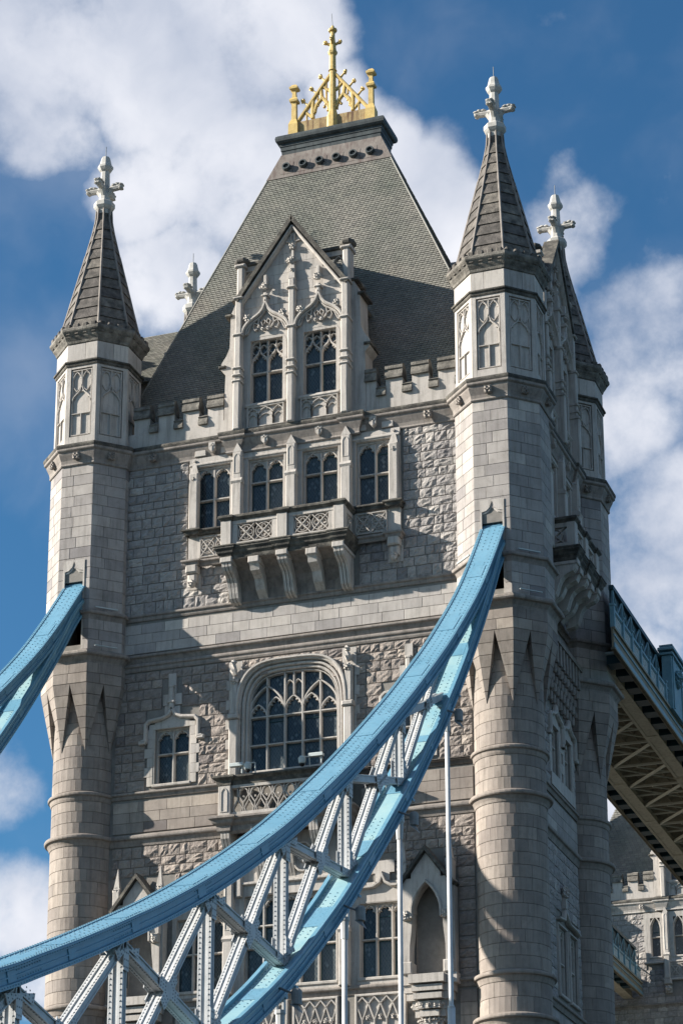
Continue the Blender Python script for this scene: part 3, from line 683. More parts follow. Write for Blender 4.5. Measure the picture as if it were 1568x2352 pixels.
def wall_core(b, F, u0, u1, v0, v1, holes, w=-.03, dep=.5):
    us = sorted({u0, u1, *[min(max(h[i], u0), u1) for h in holes for i in (0, 1)]}); vs = sorted({v0, v1, *[min(max(h[i], v0), v1) for h in holes for i in (2, 3)]})
    for a, c in zip(us[:-1], us[1:]):
        for d, e in zip(vs[:-1], vs[1:]):
            m, n = (a+c)/2, (d+e)/2
            if any(h[0] < m < h[1] and h[2] < n < h[3] for h in holes): continue
            b.add([F(a, d, w), F(c, d, w), F(c, e, w), F(a, e, w)], [(0, 1, 2, 3)])
    for h in holes:     # reveals
        a, c, d, e = h
        b.add([F(a, d, w), F(a, e, w), F(a, e, w-dep), F(a, d, w-dep)], [(0, 1, 2, 3)]); b.add([F(c, d, w), F(c, e, w), F(c, e, w-dep), F(c, d, w-dep)], [(0, 1, 2, 3)])
        b.add([F(a, e, w), F(c, e, w), F(c, e, w-dep), F(a, e, w-dep)], [(0, 1, 2, 3)]); b.add([F(a, d, w), F(c, d, w), F(c, d, w-dep), F(a, d, w-dep)], [(0, 1, 2, 3)])
        b.add([F(a, d, w-dep), F(c, d, w-dep), F(c, e, w-dep), F(a, e, w-dep)], [(0, 1, 2, 3)])
def quoins(b, F, u, s, wd, v0, v1, w0=-.05, w1=.045, h=.42):       # dressed stones up one side of an opening, s = outward side
    n = max(1, round((v1-v0)/h))
    for i in range(n):
        a, c = v0+(v1-v0)*i/n, v0+(v1-v0)*(i+1)/n; x = u+s*(wd+(.13 if i % 2 else 0)); b.box(F, min(u, x), max(u, x), a+.004, c-.004, w0, w1, t=RND.uniform(-.8, .8), ch=.008)

def bracket(b, F, u0, u1, prof, flute=True):
    n = len(prof); k = 3 if flute else 1; wd = (u1-u0)/k
    for i in range(k):
        a, c = u0+wd*i+(.015 if flute else 0), u0+wd*(i+1)-(.015 if flute else 0)
        vs = [F(a, z, w_) for w_, z in prof]+[F(c, z, w_) for w_, z in prof]+[F(a, prof[0][1], 0), F(c, prof[0][1], 0)]
        fs = [(j, j+1, n+j+1, n+j) for j in range(n-1)] + [tuple(list(range(n))+[2*n]), tuple(list(range(n, 2*n))+[2*n+1])]
        b.add(vs, fs)
S_PROF = [(1.42, 45.98), (1.42, 45.74), (1.38, 45.56), (1.26, 45.42), (1.05, 45.34), (.86, 45.24), (.73, 45.08), (.64, 44.88), (.58, 44.66), (.5, 44.46), (.34, 44.34), (0, 44.28)]

def upper_bay(T, F, c, full=True, wb=.0):
    """windows over the balcony; F is the wall plane"""
    G = F.sh(dw=.12+wb); b = B()
    hw = 4.75 if full else 2.75
    wins = ([(-4.37, -2.95, 48.0)] if full else []) + [(-1.95, -.53, 48.47), (.5, 1.92, 48.47)] + ([(2.91, 4.33, 48.05)] if full else [])
    holes = [(c+a-.1, c+e+.1, z-.1, 50.95) for a, e, z in wins]
    wall_core(b, G, c-hw, c+hw, 46.5, 51.35, holes, 0, .6)
    for u in (c-hw, c+hw): b.add([G(u, 46.5, 0), G(u, 51.35, 0), G(u, 51.35, -.2-wb), G(u, 46.5, -.2-wb)], [(0, 1, 2, 3)])
    b.box(G, c-hw-.0, c+hw+.0, 50.98, 51.1, -.1, .06, ch=.03)
    b.obj('bay_wall', 'portland_stone', T)
    for a, e, z in wins: window(T, G, c+a, c+e, z, 50.82, 0, 'rect', 2, [z+1.38], frame=.2)
    for x in (-2.45, 0, 2.45): pier(T, G, c+x-.22, c+x+.22, 46.4 if full else 46.4, 51.25, -.1, .34, steps=(49.9,))
    if full:
        for s in (-1, 1):
            x0 = c+s*4.5; pier(T, G, x0-.2, x0+.2, 48.0, 50.6, -.1, .2, name='pilaster', panel=False, head='none')
            p = B(); p.add([G(x0-.2, 50.6, -.1), G(x0+.2, 50.6, -.1), G(x0+.2, 50.6, .15), G(x0-.2, 50.6, .15), G(x0, 51.3, 0)], [(2, 3, 4), (1, 2, 4), (0, 3, 4)]); p.leafy(G, x0, 50.3, .18, .12, 4); p.leafy(G, x0, 51.2, .03, .08, 4); p.obj('pilaster_pinnacle', 'portland_stone', T)
            q = B(); q.box(G, x0-.26, x0+.26, 45.95, 46.35, -.2, .3, ch=.06); q.box(G, x0-.2, x0+.2, 45.55, 45.95, -.2, .2, ch=.08)
            q.blob(G(x0, 45.5, .14), .2, jit=.2); q.blob(G(x0, 45.38, .24), .12, jit=.3); q.box(G, x0-.32, x0+.32, 45.3, 46.0, -.2, -.06); q.obj('corbel_head', 'portland_stone', T)
            d = B(); u0, u1 = (x0+.22, c-2.7) if s < 0 else (c+2.7, x0-.22); d.box(G, u0, u1, 46.6, 47.65, -.1, .03)
            diaper(d, G, u0+.12, u1-.12, 46.68, 47.58, .0, .11, 2); d.obj('diaper_panel', 'portland_stone', T)
            x1 = x0
        def pth(o): return [tuple(G(x, 0, w_).xy) for x, w_ in ((c-4.78, -.2), (c-4.78, .24), (c-4.24, .24), (c-4.24, .08), (c+4.24, .08), (c+4.24, .24), (c+4.78, .24), (c+4.78, -.2))]
        for z, h, o in ((48.0, .3, .16), (46.6, .34, .16)):
            m = B(); m.mould(pth(0), prof_string(z, h, o)); m.obj('bay_string', 'weathered_coping' if z > 47 else 'string_stone', T)
    for a, e, z in wins:      # little shields in the frieze
        s = B(); m = c+(a+e)/2
        s.box(F, m-.85, m-.35, 51.42, 51.8, -.02, .16+wb, ch=.02); s.box(F, m+.35, m+.85, 51.42, 51.8, -.02, .16+wb, ch=.02)
        s.poly(F, [(m-.15, 51.92), (m+.15, 51.92), (m+.14, 51.62), (m, 51.45), (m-.14, 51.62)], 0, .34+wb); s.box(F, m-.03, m+.03, 51.5, 51.88, .3+wb, .37+wb); s.box(F, m-.1, m+.1, 51.74, 51.8, .3+wb, .37+wb)
        s.obj('shield_boss', 'portland_stone', T)

def balcony(T, F, c, hw=2.75, dep=1.5):
    G = F; b = B()
    # deck and its heavy moulded edge
    pth = [tuple(F(x, 0, w_).xy) for x, w_ in ((c-hw, 0), (c-hw, dep-.05), (c-hw+.5, dep-.05), (c-hw+.5, dep-.12), (c-.27, dep-.12), (c-.27, dep-.05), (c+.27, dep-.05), (c+.27, dep-.12), (c+hw-.5, dep-.12), (c+hw-.5, dep-.05), (c+hw, dep-.05), (c+hw, 0))]
    b.mould(pth, [(-.02, 45.85), (.0, 45.9), (.02, 46.02), (.1, 46.12), (.12, 46.2), (.2, 46.3), (.2, 46.38), (.05, 46.44), (-.3, 46.46)])
    b.box(F, c-hw, c+hw, 45.95, 46.42, 0, dep-.2)
    bo = b.obj('balcony', 'weathered_coping', T)
    k = B(); k.mould(pth, [(.15, 46.37), (.23, 46.385), (.23, 46.43), (.1, 46.5), (-.3, 46.52)]); k.obj('edge_coping', 'weathered_coping', bo)
    k = B(); k.mould(pth, [(-.32, 47.6), (-.02, 47.6), (.02, 47.66), (.09, 47.72), (.09, 47.8), (.02, 47.86), (-.32, 47.88)]); k.obj('rail_coping', 'weathered_coping', bo)
    for a, e in ((-hw, -hw+.5), (-.25, .25), (hw-.5, hw)):
        q = B(); q.box(F, c+a+.02, c+e-.02, 46.42, 47.62, dep-.42, dep-.07, ch=.02); q.obj('parapet_post', 'portland_stone', bo)
    for a, e in ((-hw+.5, -.25), (.25, hw-.5)):
        q = B(); u0, u1 = c+a, c+e; q.box(F, u0, u1, 46.42, 46.62, dep-.36, dep-.16); q.box(F, u0, u1, 47.45, 47.62, dep-.36, dep-.16); q.box(F, u0, u0+.22, 46.6, 47.46, dep-.34, dep-.18); q.box(F, u1-.22, u1, 46.6, 47.46, dep-.34, dep-.18)
        diaper(q, F.sh(dw=dep-.36), u0+.22, u1-.22, 46.62, 47.45, 0, .16, 2); q.obj('pierced_panel', 'portland_stone', bo)
    for s in (-1, 1):       # pierced returns
        q = B(); H = Fr(F(c+s*(hw-.12), 0, 0), F.N, F.U*s); q.box(H, .1, dep-.4, 46.42, 46.7, -.1, .08); q.box(H, .1, dep-.4, 47.4, 47.62, -.1, .08); q.bar(H, [(.15, 46.7), (.95, 47.4)], .07, -.08, .06); q.bar(H, [(.95, 46.7), (.15, 47.4)], .07, -.08, .06)
        q.bar(H, [(.55+.3*math.cos(t*PI/6), 47.05+.3*math.sin(t*PI/6)) for t in range(12)], .06, -.08, .05, closed=True); q.obj('pierced_panel', 'portland_stone', bo)
    for x in (-hw+.28, 0, hw-.28):
        q = B(); bracket(q, F, c+x-.22, c+x+.22, S_PROF); q.box(F, c+x-.26, c+x+.26, 45.72, 45.97, 0, dep-.02, ch=.03); q.obj('bracket', 'portland_stone', bo)
    for x in (-hw/2+.1, hw/2-.1):
        q = B(); bracket(q, F, c+x-.2, c+x+.2, [(1.36, 45.9), (1.36, 45.66), (1.25, 45.5), (1.18, 45.32), (.9, 45.22), (.7, 45.1), (.62, 44.9), (.5, 44.7), (.3, 44.55), (.1, 44.4), (0, 44.3)], False); q.box(F, c+x-.24, c+x+.24, 45.6, 45.88, 0, dep-.1, ch=.03); q.obj('bracket', 'portland_stone', bo)
    q = B(); pr = [(1.3, 45.9), (1.0, 45.84), (.62, 45.62), (.34, 45.25), (.18, 44.85), (.08, 44.4)]
    vs = [F(c+x, z, w_) for x in (-hw+.3, hw-.3) for w_, z in pr]; n = len(pr); q.add(vs, [(i, i+1, n+i+1, n+i) for i in range(n-1)])
    q.obj('cove', 'string_stone', bo)
    return bo

def dormer(T, F, c, wb=.2, body=3.7):
    G = F.sh(dw=wb); b = B()
    hl = [(c-1.96, c-.48, 53.4, 56.5), (c+.48, c+1.96, 53.4, 56.5)]
    wall_core(b, G, c-2.4, c+2.4, 52.2, 58.6, hl, 0, .6)
    b.poly(G, [(c-2.45, 58.5), (c+2.45, 58.5), (c, 61.95)], -.3, .0)
    bd = b.obj('dormer', 'portland_stone', T)
    k = B(); k.poly(G, [(c-2.38, 52.2), (c+2.38, 52.2), (c+2.38, 58.5), (c, 61.75), (c-2.38, 58.5)], -body, -.62); k.obj('dormer_body', 'portland_stone', bd)
    k = B()
    for s in (-1, 1):
        k.poly(G, [(c, 61.8), (c, 62.0), (c+s*2.72, 58.2), (c+s*2.6, 58.15)], -body, -.4)
    k.obj('dormer_roof', 'roof_slate', bd)
    for s in (-1, 1):       # raking copings and kneelers
        k = B(); pts = [(c+s*2.52, 58.4), (c+s*.0, 61.98)]
        d = Vector((pts[1][0]-pts[0][0], pts[1][1]-pts[0][1])).normalized(); nn = Vector((-d.y, d.x))*(1 if s < 0 else -1)*1.0
        if nn.y < 0: nn = -nn
        P = [Vector(p) for p in pts]
        k.poly(G, [tuple(P[0]-nn*.05), tuple(P[1]-nn*.05), tuple(P[1]+Vector((0, .22))), tuple(P[0]+nn*.14)], -.35, .34); k.obj('raking_coping', 'weathered_coping', bd)
        k = B(); k.bar(G, [tuple(P[0]-nn*.16), tuple(P[1]-Vector((0, .28)))], .17, -.02, .26, ch=.5); k.obj('raking_moulding', 'portland_stone', bd)
    for s in (-1, 1):
        # outer pier with its cap, wing wall, stepped flank
        x = c+s*2.45; q = B()
        q.box(G, x-.16, x+.16, 52.2, 54.6, -.3, .42, ch=.05); q.box(G, x-.16, x+.16, 54.6, 56.75, -.3, .34, ch=.05); q.box(G, x-.15, x+.15, 56.75, 58.6, -.3, .28, ch=.04); q.box(G, x-.17, x+.17, 58.6, 60.25, -.45, .12, ch=.08)
        for z, ww in ((54.45, .42), (54.75, .38), (55.1, .36), (56.7, .36), (58.5, .34)):
            q.box(G, x-.21, x+.21, z, z+.1, -.2, ww+.05, ch=.04)
        q.box(G, x-.24, x+.24, 60.15, 60.3, -.55, .2, ch=.05); q.obj('buttress', 'portland_stone', bd)
        q = B(); q.loft([(60.28, .22), (60.42, .34), (60.5, .36), (60.62, .3), (60.72, .1)], n=8, cx=G(x, 0, -.18).x, cy=G(x, 0, -.18).y); q.obj('buttress_cap', 'weathered_coping', bd)
        q = B(); u0, u1 = sorted((c+s*1.25, c+s*2.35)); q.box(G, u0, u1, 60.1, 60.3, -.45, -.2); q.bar(G, [(u0, 60.05), (u1, 60.05)], .1, -.4, -.15)
        for t_ in (u0+.25, u0+.75): q.bar(G, [(t_-.22, 59.2)]+arch(t_-.22, t_+.22, 59.7, .3, 'pointed', 5)+[(t_+.22, 59.2)], .06, -.42, -.2)
        q.box(G, u0, u1, 58.0, 59.35, -.45, -.22); q.obj('wing_wall', 'portland_stone', bd)
        q = B(); q.box(G, u0-.1, u1+.1, 60.3, 60.48, -.5, -.1, ch=.04); q.obj('wing_coping', 'weathered_coping', bd)
        fl = [(2.55, 52.3), (3.22, 52.3), (3.22, 54.3), (3.2, 55.2), (3.42, 55.45), (3.4, 55.75), (3.16, 56.1), (3.02, 56.45), (3.0, 57.1), (2.98, 58.05), (2.7, 58.7), (2.55, 58.9)]
        q = B(); q.poly(F, [(c+s*a, z) for a, z in fl], -1.0, .02); q.obj('flank_wall', 'portland_stone', bd)
        q = B()
        for a, z in ((3.06, 57.95), (3.33, 55.5), (2.76, 58.66)): q.box(F, min(c+s*(a-.16), c+s*(a+.16)), max(c+s*(a-.16), c+s*(a+.16)), z, z+.12, -1.02, .12, ch=.03)
        q.obj('flank_coping', 'weathered_coping', bd)
    q = B(); q.box(G, c-.15, c+.15, 52.2, 54.6, -.1, .40, ch=.05); q.box(G, c-.15, c+.15, 54.6, 56.75, -.1, .32, ch=.05); q.box(G, c-.14, c+.14, 56.75, 59.1, -.1, .26, ch=.05)
    for z, ww in ((54.45, .4), (54.75, .36), (55.1, .34), (56.7, .34), (58.6, .3)): q.box(G, c-.2, c+.2, z, z+.1, -.1, ww+.05, ch=.04)
    q.add([G(c-.14, 59.1, 0), G(c+.14, 59.1, 0), G(c+.14, 59.1, .24), G(c-.14, 59.1, .24), G(c, 61.0, .08)], [(2, 3, 4), (1, 2, 4), (0, 3, 4)])
    q.leafy(G, c, 60.0, .2, .2, 7); q.leafy(G, c-.2, 60.0, .18, .12, 4); q.leafy(G, c+.2, 60.0, .18, .12, 4); q.leafy(G, c, 59.5, .2, .12, 5); q.leafy(G, c, 60.7, .16, .17, 5)
    q.bar(G, [(c-.32, 61.0), (c-.12, 60.95), (c, 60.75), (c+.12, 60.95), (c+.32, 61.0)], .06, 0, .12); q.bar(G, [(c-.1, 61.35), (c-.06, 61.05), (c, 60.9), (c+.06, 61.05), (c+.1, 61.35)], .05, 0, .12)
    q.obj('centre_buttress', 'portland_stone', bd)
    for s in (-1, 1):
        m = c+s*1.22; q = B(); ogee_hood(q, G, m-1.08, m+1.08, 56.78, 1.45, -.02, .26); q.obj('ogee_hood', 'portland_stone', bd)
        window(T, G, m-.71, m+.71, 53.52, 56.12, .38, 'tudor', 2, [54.98], tracery='eyelets', frame=.24)
        q = B(); blind_arcade(q, G, m-.82, m+.82, 52.35, 53.28, -.02, .1); q.box(G, m-.95, m+.95, 53.3, 53.42, -.05, .14, ch=.04); q.obj('blind_arcade', 'portland_stone', bd)
    # blocks of the gable
    q = B()
    for ci, (a, e) in enumerate(courses(58.1, 61.9, .5)):
        hw = 2.3*(61.9-a-.25)/(61.9-58.3)
        if hw < .15: continue
        for (x0, x1) in split(c-hw, c+hw, .75, ci % 2): q.box(G, x0+.006, x1-.006, a+.006, e-.006, -.02, .02, t=RND.uniform(-1, 1))
    q.obj('gable_stones', 'portland_stone', bd, kind='stuff')
    return bd

def battlement(T, F, ranges, skip=None, z0=52.2, pitch=1.16, phase=1.88, sub=True):
    for (u0, u1) in ranges:
        b = B(); b.box(F, u0, u1, z0, 53.05, -.5, -.02); pa = b.obj('parapet', 'portland_stone', T)
        u = phase; 
        while u < u1+1:
            a, e = max(u, u0), min(u+.74, u1)
            if e-a > .12:
                q = B(); q.box(F, a, e, 53.05, 53.78, -.45, -.02); q.obj('merlon', 'portland_stone', pa)
                q = B(); q.add([p for p in (F(a-.02, 53.72, .1), F(e+.02, 53.72, .1), F(e+.02, 53.84, .1), F(a-.02, 53.84, .1), F(e+.02, 54.1, .02), F(a-.02, 54.1, .02), F(e+.02, 54.15, .07), F(a-.02, 54.15, .07), F(e+.02, 54.3, .05), F(a-.02, 54.3, .05), F(e+.02, 54.44, -.22), F(a-.02, 54.44, -.22), F(a-.02, 53.72, -.52), F(e+.02, 53.72, -.52), F(e+.02, 54.1, -.52), F(a-.02, 54.1, -.52))],
                    [(0, 1, 2, 3), (3, 2, 4, 5), (5, 4, 6, 7), (7, 6, 8, 9), (9, 8, 10, 11), (11, 10, 14, 15), (12, 13, 1, 0), (12, 0, 3, 5, 7, 9, 11, 15), (13, 14, 10, 8, 6, 4, 2, 1)]); q.obj('merlon_coping', 'coping_stone', pa)
            a, e = max(u+.74, u0), min(u+1.16, u1)
            if e-a > .1:
                q = B(); q.add([F(a, 52.98, .1), F(e, 52.98, .1), F(e, 53.1, .1), F(a, 53.1, .1), F(e, 53.3, .02), F(a, 53.3, .02), F(e, 53.35, .07), F(a, 53.35, .07), F(e, 53.58, -.25), F(a, 53.58, -.25), F(a, 52.98, -.52), F(e, 52.98, -.52), F(e, 53.3, -.52), F(a, 53.3, -.52)],
                    [(0, 1, 2, 3), (3, 2, 4, 5), (5, 4, 6, 7), (7, 6, 8, 9), (9, 8, 12, 13), (10, 11, 1, 0), (10, 0, 3, 5, 7, 9, 13), (11, 12, 8, 6, 4, 2, 1)]); q.obj('crenel_coping', 'coping_stone', pa)
            u += pitch

def slates(T, P0, P1, P2, P3, cut=None, pri=1, sw=.2, ch=.118, indiv=True):
    """roof plane: P0,P1 bottom left/right, P2,P3 top right/left"""
    P0, P1, P2, P3 = map(Vector, (P0, P1, P2, P3)); nrm = (P1-P0).cross(P3-P0).normalized(); H = ((P3+P2)/2-(P0+P1)/2).length; n = int(H/ch)
    rest = B(); cu = (P1-P0).normalized()
    for i in range(n):
        a, c = P0.lerp(P3, i/n), P1.lerp(P2, i/n); a2, c2 = P0.lerp(P3, (i+1.25)/n), P1.lerp(P2, (i+1.25)/n); Lh = (c-a).length; m = max(1, int(Lh/sw)); off = (i % 2)*.5
        up = (a2-a)-cu*(a2-a).dot(cu)
        for j in range(-1, m+1):
            s0, s1 = (j+off)*Lh/m, (j+1+off)*Lh/m-.018; s0, s1 = max(0, s0), min(Lh, s1)
            if s1-s0 < .04: continue
            if cut and cut((a+cu*(s0+s1)/2)): continue
            l = RND.uniform(.03, .042); p = a+cu*s0; q = a+cu*s1; t = RND.gauss(0, .45)
            vs = [p+nrm*l, q+nrm*l, q+up+nrm*.004, p+up+nrm*.004, p-nrm*.01, q-nrm*.01]; fs = [(0, 1, 2, 3), (0, 4, 5, 1), (0, 3, 4), (1, 5, 2)]
            rest.add(vs, fs, t) if not indiv else stone_rec('roof_slate', pri*(s1-s0)*RND.uniform(.9, 1.1)*(1.2-i/n*.8), vs, fs, t, T, 'roof_slate')
    if not indiv: rest.obj('roof_slates', 'roof_slate', T, kind='stuff')

def hood_window(T, F, u0, u1, v0, vt, cross=True):
    q = B(); quoins(q, F, u0-.16, -1, .26, v0-.1, vt+.1); quoins(q, F, u1+.16, 1, .26, v0-.1, vt+.1)
    c = (u0+u1)/2; q.box(F, u0-.35, u1+.35, vt+.08, vt+.3, -.05, .05)
    L_ = u0-.5; R_ = u1+.5; t = vt+.42
    hood = [(L_-.18, vt-.42), (L_, vt-.42), (L_, t-.12), (L_+.15, t+.03), (c-.45, t+.1), (c-.16, t+.22), (c, t+.48), (c+.16, t+.22), (c+.45, t+.1), (R_-.15, t+.03), (R_, t-.12), (R_, vt-.42), (R_+.18, vt-.42)]
    q.bar(F, hood, .17, .0, .2, ch=.4); q.box(F, L_-.28, L_+.02, vt-.56, vt-.4, 0, .2, ch=.03); q.box(F, R_-.02, R_+.28, vt-.56, vt-.4, 0, .2, ch=.03)
    q.poly(F, [(u0-.1, vt+.28), (u1+.1, vt+.28), (u1+.1, t), (c, t+.4), (u0-.1, t)], -.03, .04)
    if cross:
        q.box(F, c-.35, c+.02, t+.3, t+.65, -.05, .06); q.box(F, c+.02, c+.34, t+.2, t+.6, -.05, .07); q.box(F, c-.42, c+.42, t+.66, t+1.15, -.05, .07); q.box(F, c-.18, c+.16, t+1.15, t+2.05, -.05, .09)
        q.box(F, c-.11, c+.09, t+.4, t+1.5, 0, .2, ch=.04); q.box(F, c-.17, c+.15, t+.72, t+.82, 0, .25, ch=.03); q.box(F, c-.14, c+.12, t+1.4, t+1.52, 0, .22, ch=.03)
    q.obj('window_surround', 'portland_stone', T)
    return window(T, F.sh(dw=.02), u0, u1, v0, vt, 0, 'rect', 2, [v0+1.3], frame=.17)

def niche(T, F, c):
    q = B(); G = F
    # canopied niche: side shafts, arch, gable, pinnacles, corbelled base
    q.poly(G, [(c-1.0, 31.3), (c-.9, 31.3)]+[(x, y) for x, y in arch(c-.62, c+.62, 30.3, 1.05, 'pointed', 8)][::1]+[(c+.9, 31.3), (c+1.0, 31.3), (c, 32.55)], .5, .72) if False else None
    cv = arch(c-.6, c+.6, 30.25, 1.15, 'pointed', 8)
    for (a, b_), (d, e) in zip(cv[:-1], cv[1:]):
        g = lambda x: 32.55-(abs(x-c))*1.35
        q.add([G(a, b_, .75), G(d, e, .75), G(d, max(e, g(d)), .75), G(a, max(b_, g(a)), .75), G(a, b_, .1), G(d, e, .1)], [(0, 1, 2, 3), (0, 4, 5, 1)])
    for s in (-1, 1):
        a, e = sorted((c+s*.6, c+s*1.0)); q.box(G, a, e, 30.25, 31.55, .0, .75)
        q.box(G, a+.03, e-.03, 29.9, 30.25, .0, .82, ch=.05); q.leafy(G, (a+e)/2, 30.07, .78, .2, 7)
        vs = [(c+s*.98, 29.9), (c+s*.62, 29.9), (c+s*.66, 29.4), (c+s*.72, 28.9), (c+s*.74, 27.8), (c+s*1.0, 27.8)]
        q.poly(G, vs, .0, .6); q.box(G, min(c+s*.64, c+s*1.04), max(c+s*.64, c+s*1.04), 27.75, 28.25, 0, .68, ch=.04)
        x = c+s*.95; q.box(G, x-.15, x+.15, 31.4, 32.2, .35, .72, ch=.03); q.leafy(G, x, 32.2, .6, .2, 6)
        q.add([G(x-.13, 32.25, .42), G(x+.13, 32.25, .42), G(x+.13, 32.25, .68), G(x-.13, 32.25, .68), G(x, 33.2, .55)], [(0, 1, 4), (1, 2, 4), (2, 3, 4), (3, 0, 4)])
        q.box(G, min(c+s*.98, c+s*1.08), max(c+s*.98, c+s*1.08), 27.75, 31.5, 0, .5)
    q.bar(G, [(c-.6, 29.95)]+cv+[(c+.6, 29.95)], .12, .6, .84)
    no = q.obj('niche', 'portland_stone', T)
    k = B(); k.bar(G, [(c-1.12, 31.25), (c, 32.72), (c+1.12, 31.25)], .17, .1, .92, ch=.2); k.obj('niche_gable_coping', 'weathered_coping', no)
    k = B(); k.add([G(c+.62*math.cos(t*PI/8), z, .02-.38*math.sin(t*PI/8)) for z in (27.7, 31.5) for t in range(9)], [(i, i+1, 10+i, 9+i) for i in range(8)]); k.obj('niche_back', 'string_stone', no)
    k = B()
    for z0, z1, r in ((27.35, 27.75, 1.15), (27.05, 27.35, 1.0), (26.75, 27.05, .92), (26.4, 26.75, .72), (26.1, 26.4, .62), (25.8, 26.1, .45)):
        k.poly(Fr(G(c, 0, 0), (1, 0, 0), G.N), [(0, 0)]*0+[(-r, z0), (r, z0), (r, z1), (-r, z1)], -.1, r*.5); k.poly(G, [(c-r*.62, z0), (c+r*.62, z0), (c+r*.62, z1-.06), (c-r*.62, z1-.06)], 0, r*.78)
    for i in range(9):
        for z, r in ((26.55, .75), (26.0, .5)): a = PI*(i+.5)/9; k.leafy(G, c+r*math.cos(a), z, r*.75*math.sin(a), .13, 4)
    k.obj('niche_corbel', 'portland_stone', no)

# ------------------------------------------------------------------ the near tower
def make_tower():
    T = thing('bridge_tower', 'huge stone bridge tower with steep slate roof and gold crest, filling the picture', 'tower', (W_/2, HY, 8))
    F = Fr((0, -.4, 0), (1, 0, 0), (0, -1, 0)); S = Fr((W_+.4, 0, 0), (0, 1, 0), (1, 0, 0)); BK = Fr((0, D_+.4, 0), (1, 0, 0), (0, 1, 0)); LF = Fr((-.4, 0, 0), (0, 1, 0), (-1, 0, 0))
    turret(T, 0, 0, True, pri=1.0); turret(T, W_, 0, True, pri=1.3); turret(T, W_, D_, False, pri=.12, fine=(0, 1, 2)); turret(T, 0, D_, False, lite=True, fine=())
    c = 9.47; cs = 5.2
    # --- front wall
    hf = [(c-4.72, c+4.72, 46.55, 51.3), (7.25, 11.5, 36.9, 41.3), (3.35, 4.86, 36.75, 39.25), (13.75, 15.2, 36.75, 39.25), (4.45, 6.6, 27.85, 30.95), (7.4, 11.4, 27.85, 31.6), (12.3, 14.35, 27.85, 30.95)]
    b = B(); wall_core(b, F, 1.2, 17.3, 8, 51.5, hf); b.box(F, 1.2, 17.3, 51.5, 52.2, -.6, -.02); b.obj('front_wall', 'mortar', T)
    hs = [(c-4.85, c+4.85, 46.3, 51.35)]+[(c-2.9, c+2.9, 44.3, 46.5)]+[(7.3, 11.6, 36.3, 40.2), (6.62, 7.15, 36.3, 41.85), (11.75, 12.2, 36.3, 41.85), (2.9, 5.3, 36.5, 39.75), (3.6, 4.5, 39.7, 41.4), (13.3, 15.7, 36.5, 39.75)]
    fs = lambda z0, z1, hh, pr=1: wall_stones('rusticated_block', F, 1.5, 17.1, z0, z1, .43, .56, hh, 'cornish_granite' if z0 > 42 else 'brown_rock', T, pr, rock=.075, gap=.032, proud=.0, skipf=lambda u, v: 36 < v < 42 and abs(u-9.44) < 2.2 and v < 39.3+2.1*(max(0, 1-(abs(u-9.44)/2.3)**3.6))**(1/2.8))
    fs(44.5, 51.3, hs); fs(36.6, 41.85, hs, .9)
    hl = [(1.9, 4.35, 27.6, 32.7), (2.6, 3.6, 32.6, 32.9), (4.3, 6.95, 27.6, 31.7), (7.0, 11.9, 27.6, 34.3), (12.0, 14.5, 27.6, 31.8), (14.3, 16.4, 27.6, 32.0), (14.9, 15.8, 32, 32.7), (12.9, 13.8, 31.7, 32.9)]
    fs(27.62, 34.2, hl, .7)
    ws = lambda z0, z1, h, wm, hh=[]: wall_stones('ashlar_block', F, 1.5, 17.1, z0, z1, h, wm, hh, 'brown_granite', T, 1.2)
    wall_stones('ashlar_block', F, 1.5, 17.1, 42.72, 44.05, .44, .95, [], 'pale_ashlar', T, 1.2); ws(34.8, 36.15, .45, 1.1, [(6.4, 12.4, 34.5, 36.7)]); ws(8, 27.15, .5, 1.0, [(4.4, 14.4, 25.5, 27.3), (7, 12, 8, 27), (14.3, 16.4, 25.7, 27.4)])
    pth = lambda *a: [tuple(F(x, 0, w_).xy) for x, w_ in a]
    for z, h, o in ((44.55, .36, .14), (42.7, .42, .22), (42.32, .42, .13), (36.62, .34, .17), (34.78, .55, .22), (27.68, .42, .2)):
        q = B(); q.mould(pth((1.4, 0), (17.2, 0)) if z > 36 else pth((1.4, 0), (6.5, 0)) if z > 30 else pth((1.4, 0), (17.2, 0)), prof_string(z, h, o)); q.obj('string_course', 'string_stone', T)
        if 30 < z < 36.7 : 
            q = B(); q.mould(pth((12.3, 0), (17.2, 0)), prof_string(z, h, o)); q.obj('string_course', 'string_stone', T)
    br = ((1.4, 0), (c-2.95, 0), (c-2.95, .22), (c-2.4, .22), (c-2.4, .12), (c+2.4, .12), (c+2.4, .22), (c+2.95, .22), (c+2.95, 0), (17.2, 0))
    q = B(); q.mould(pth(*br), prof_cornice(52.12, .85, .31)); q.obj('cornice', 'string_stone', T)
    q = B(); q.mould(pth(*br), [(.2, 52.02), (.325, 52.04), (.35, 52.12), (.34, 52.2), (.2, 52.28), (-.1, 52.42)]); q.obj('cornice_coping', 'weathered_coping', T)
    for x in (3.02, 15.5): q = B(); rosette(q, F, x, 51.66, .3, .2); q.obj('rosette', 'string_stone', T)
    upper_bay(T, F, c, True); balcony(T, F, c); dormer(T, F, c)
    battlement(T, F, [(1.6, c-3.2), (c+3.2, 16.9)], phase=1.98)
    # --- great arched window and its frame
    u0, u1 = 7.55, 11.33; q = B()
    for i, (d, w_) in enumerate(((.12, -.02), (.26, .08), (.42, .16))):
        q.bar(F, [(u0-d, 36.8), (u0-d, 39.3)]+arch(u0-d, u1+d, 39.3, 1.85+d, 'tudor', 14)+[(u1+d, 36.8)], .14, -.35, w_, ch=.3)
    cv = arch(u0-.5, u1+.5, 39.3, 2.35, 'tudor', 14); q.bar(F, cv, .14, .0, .28)
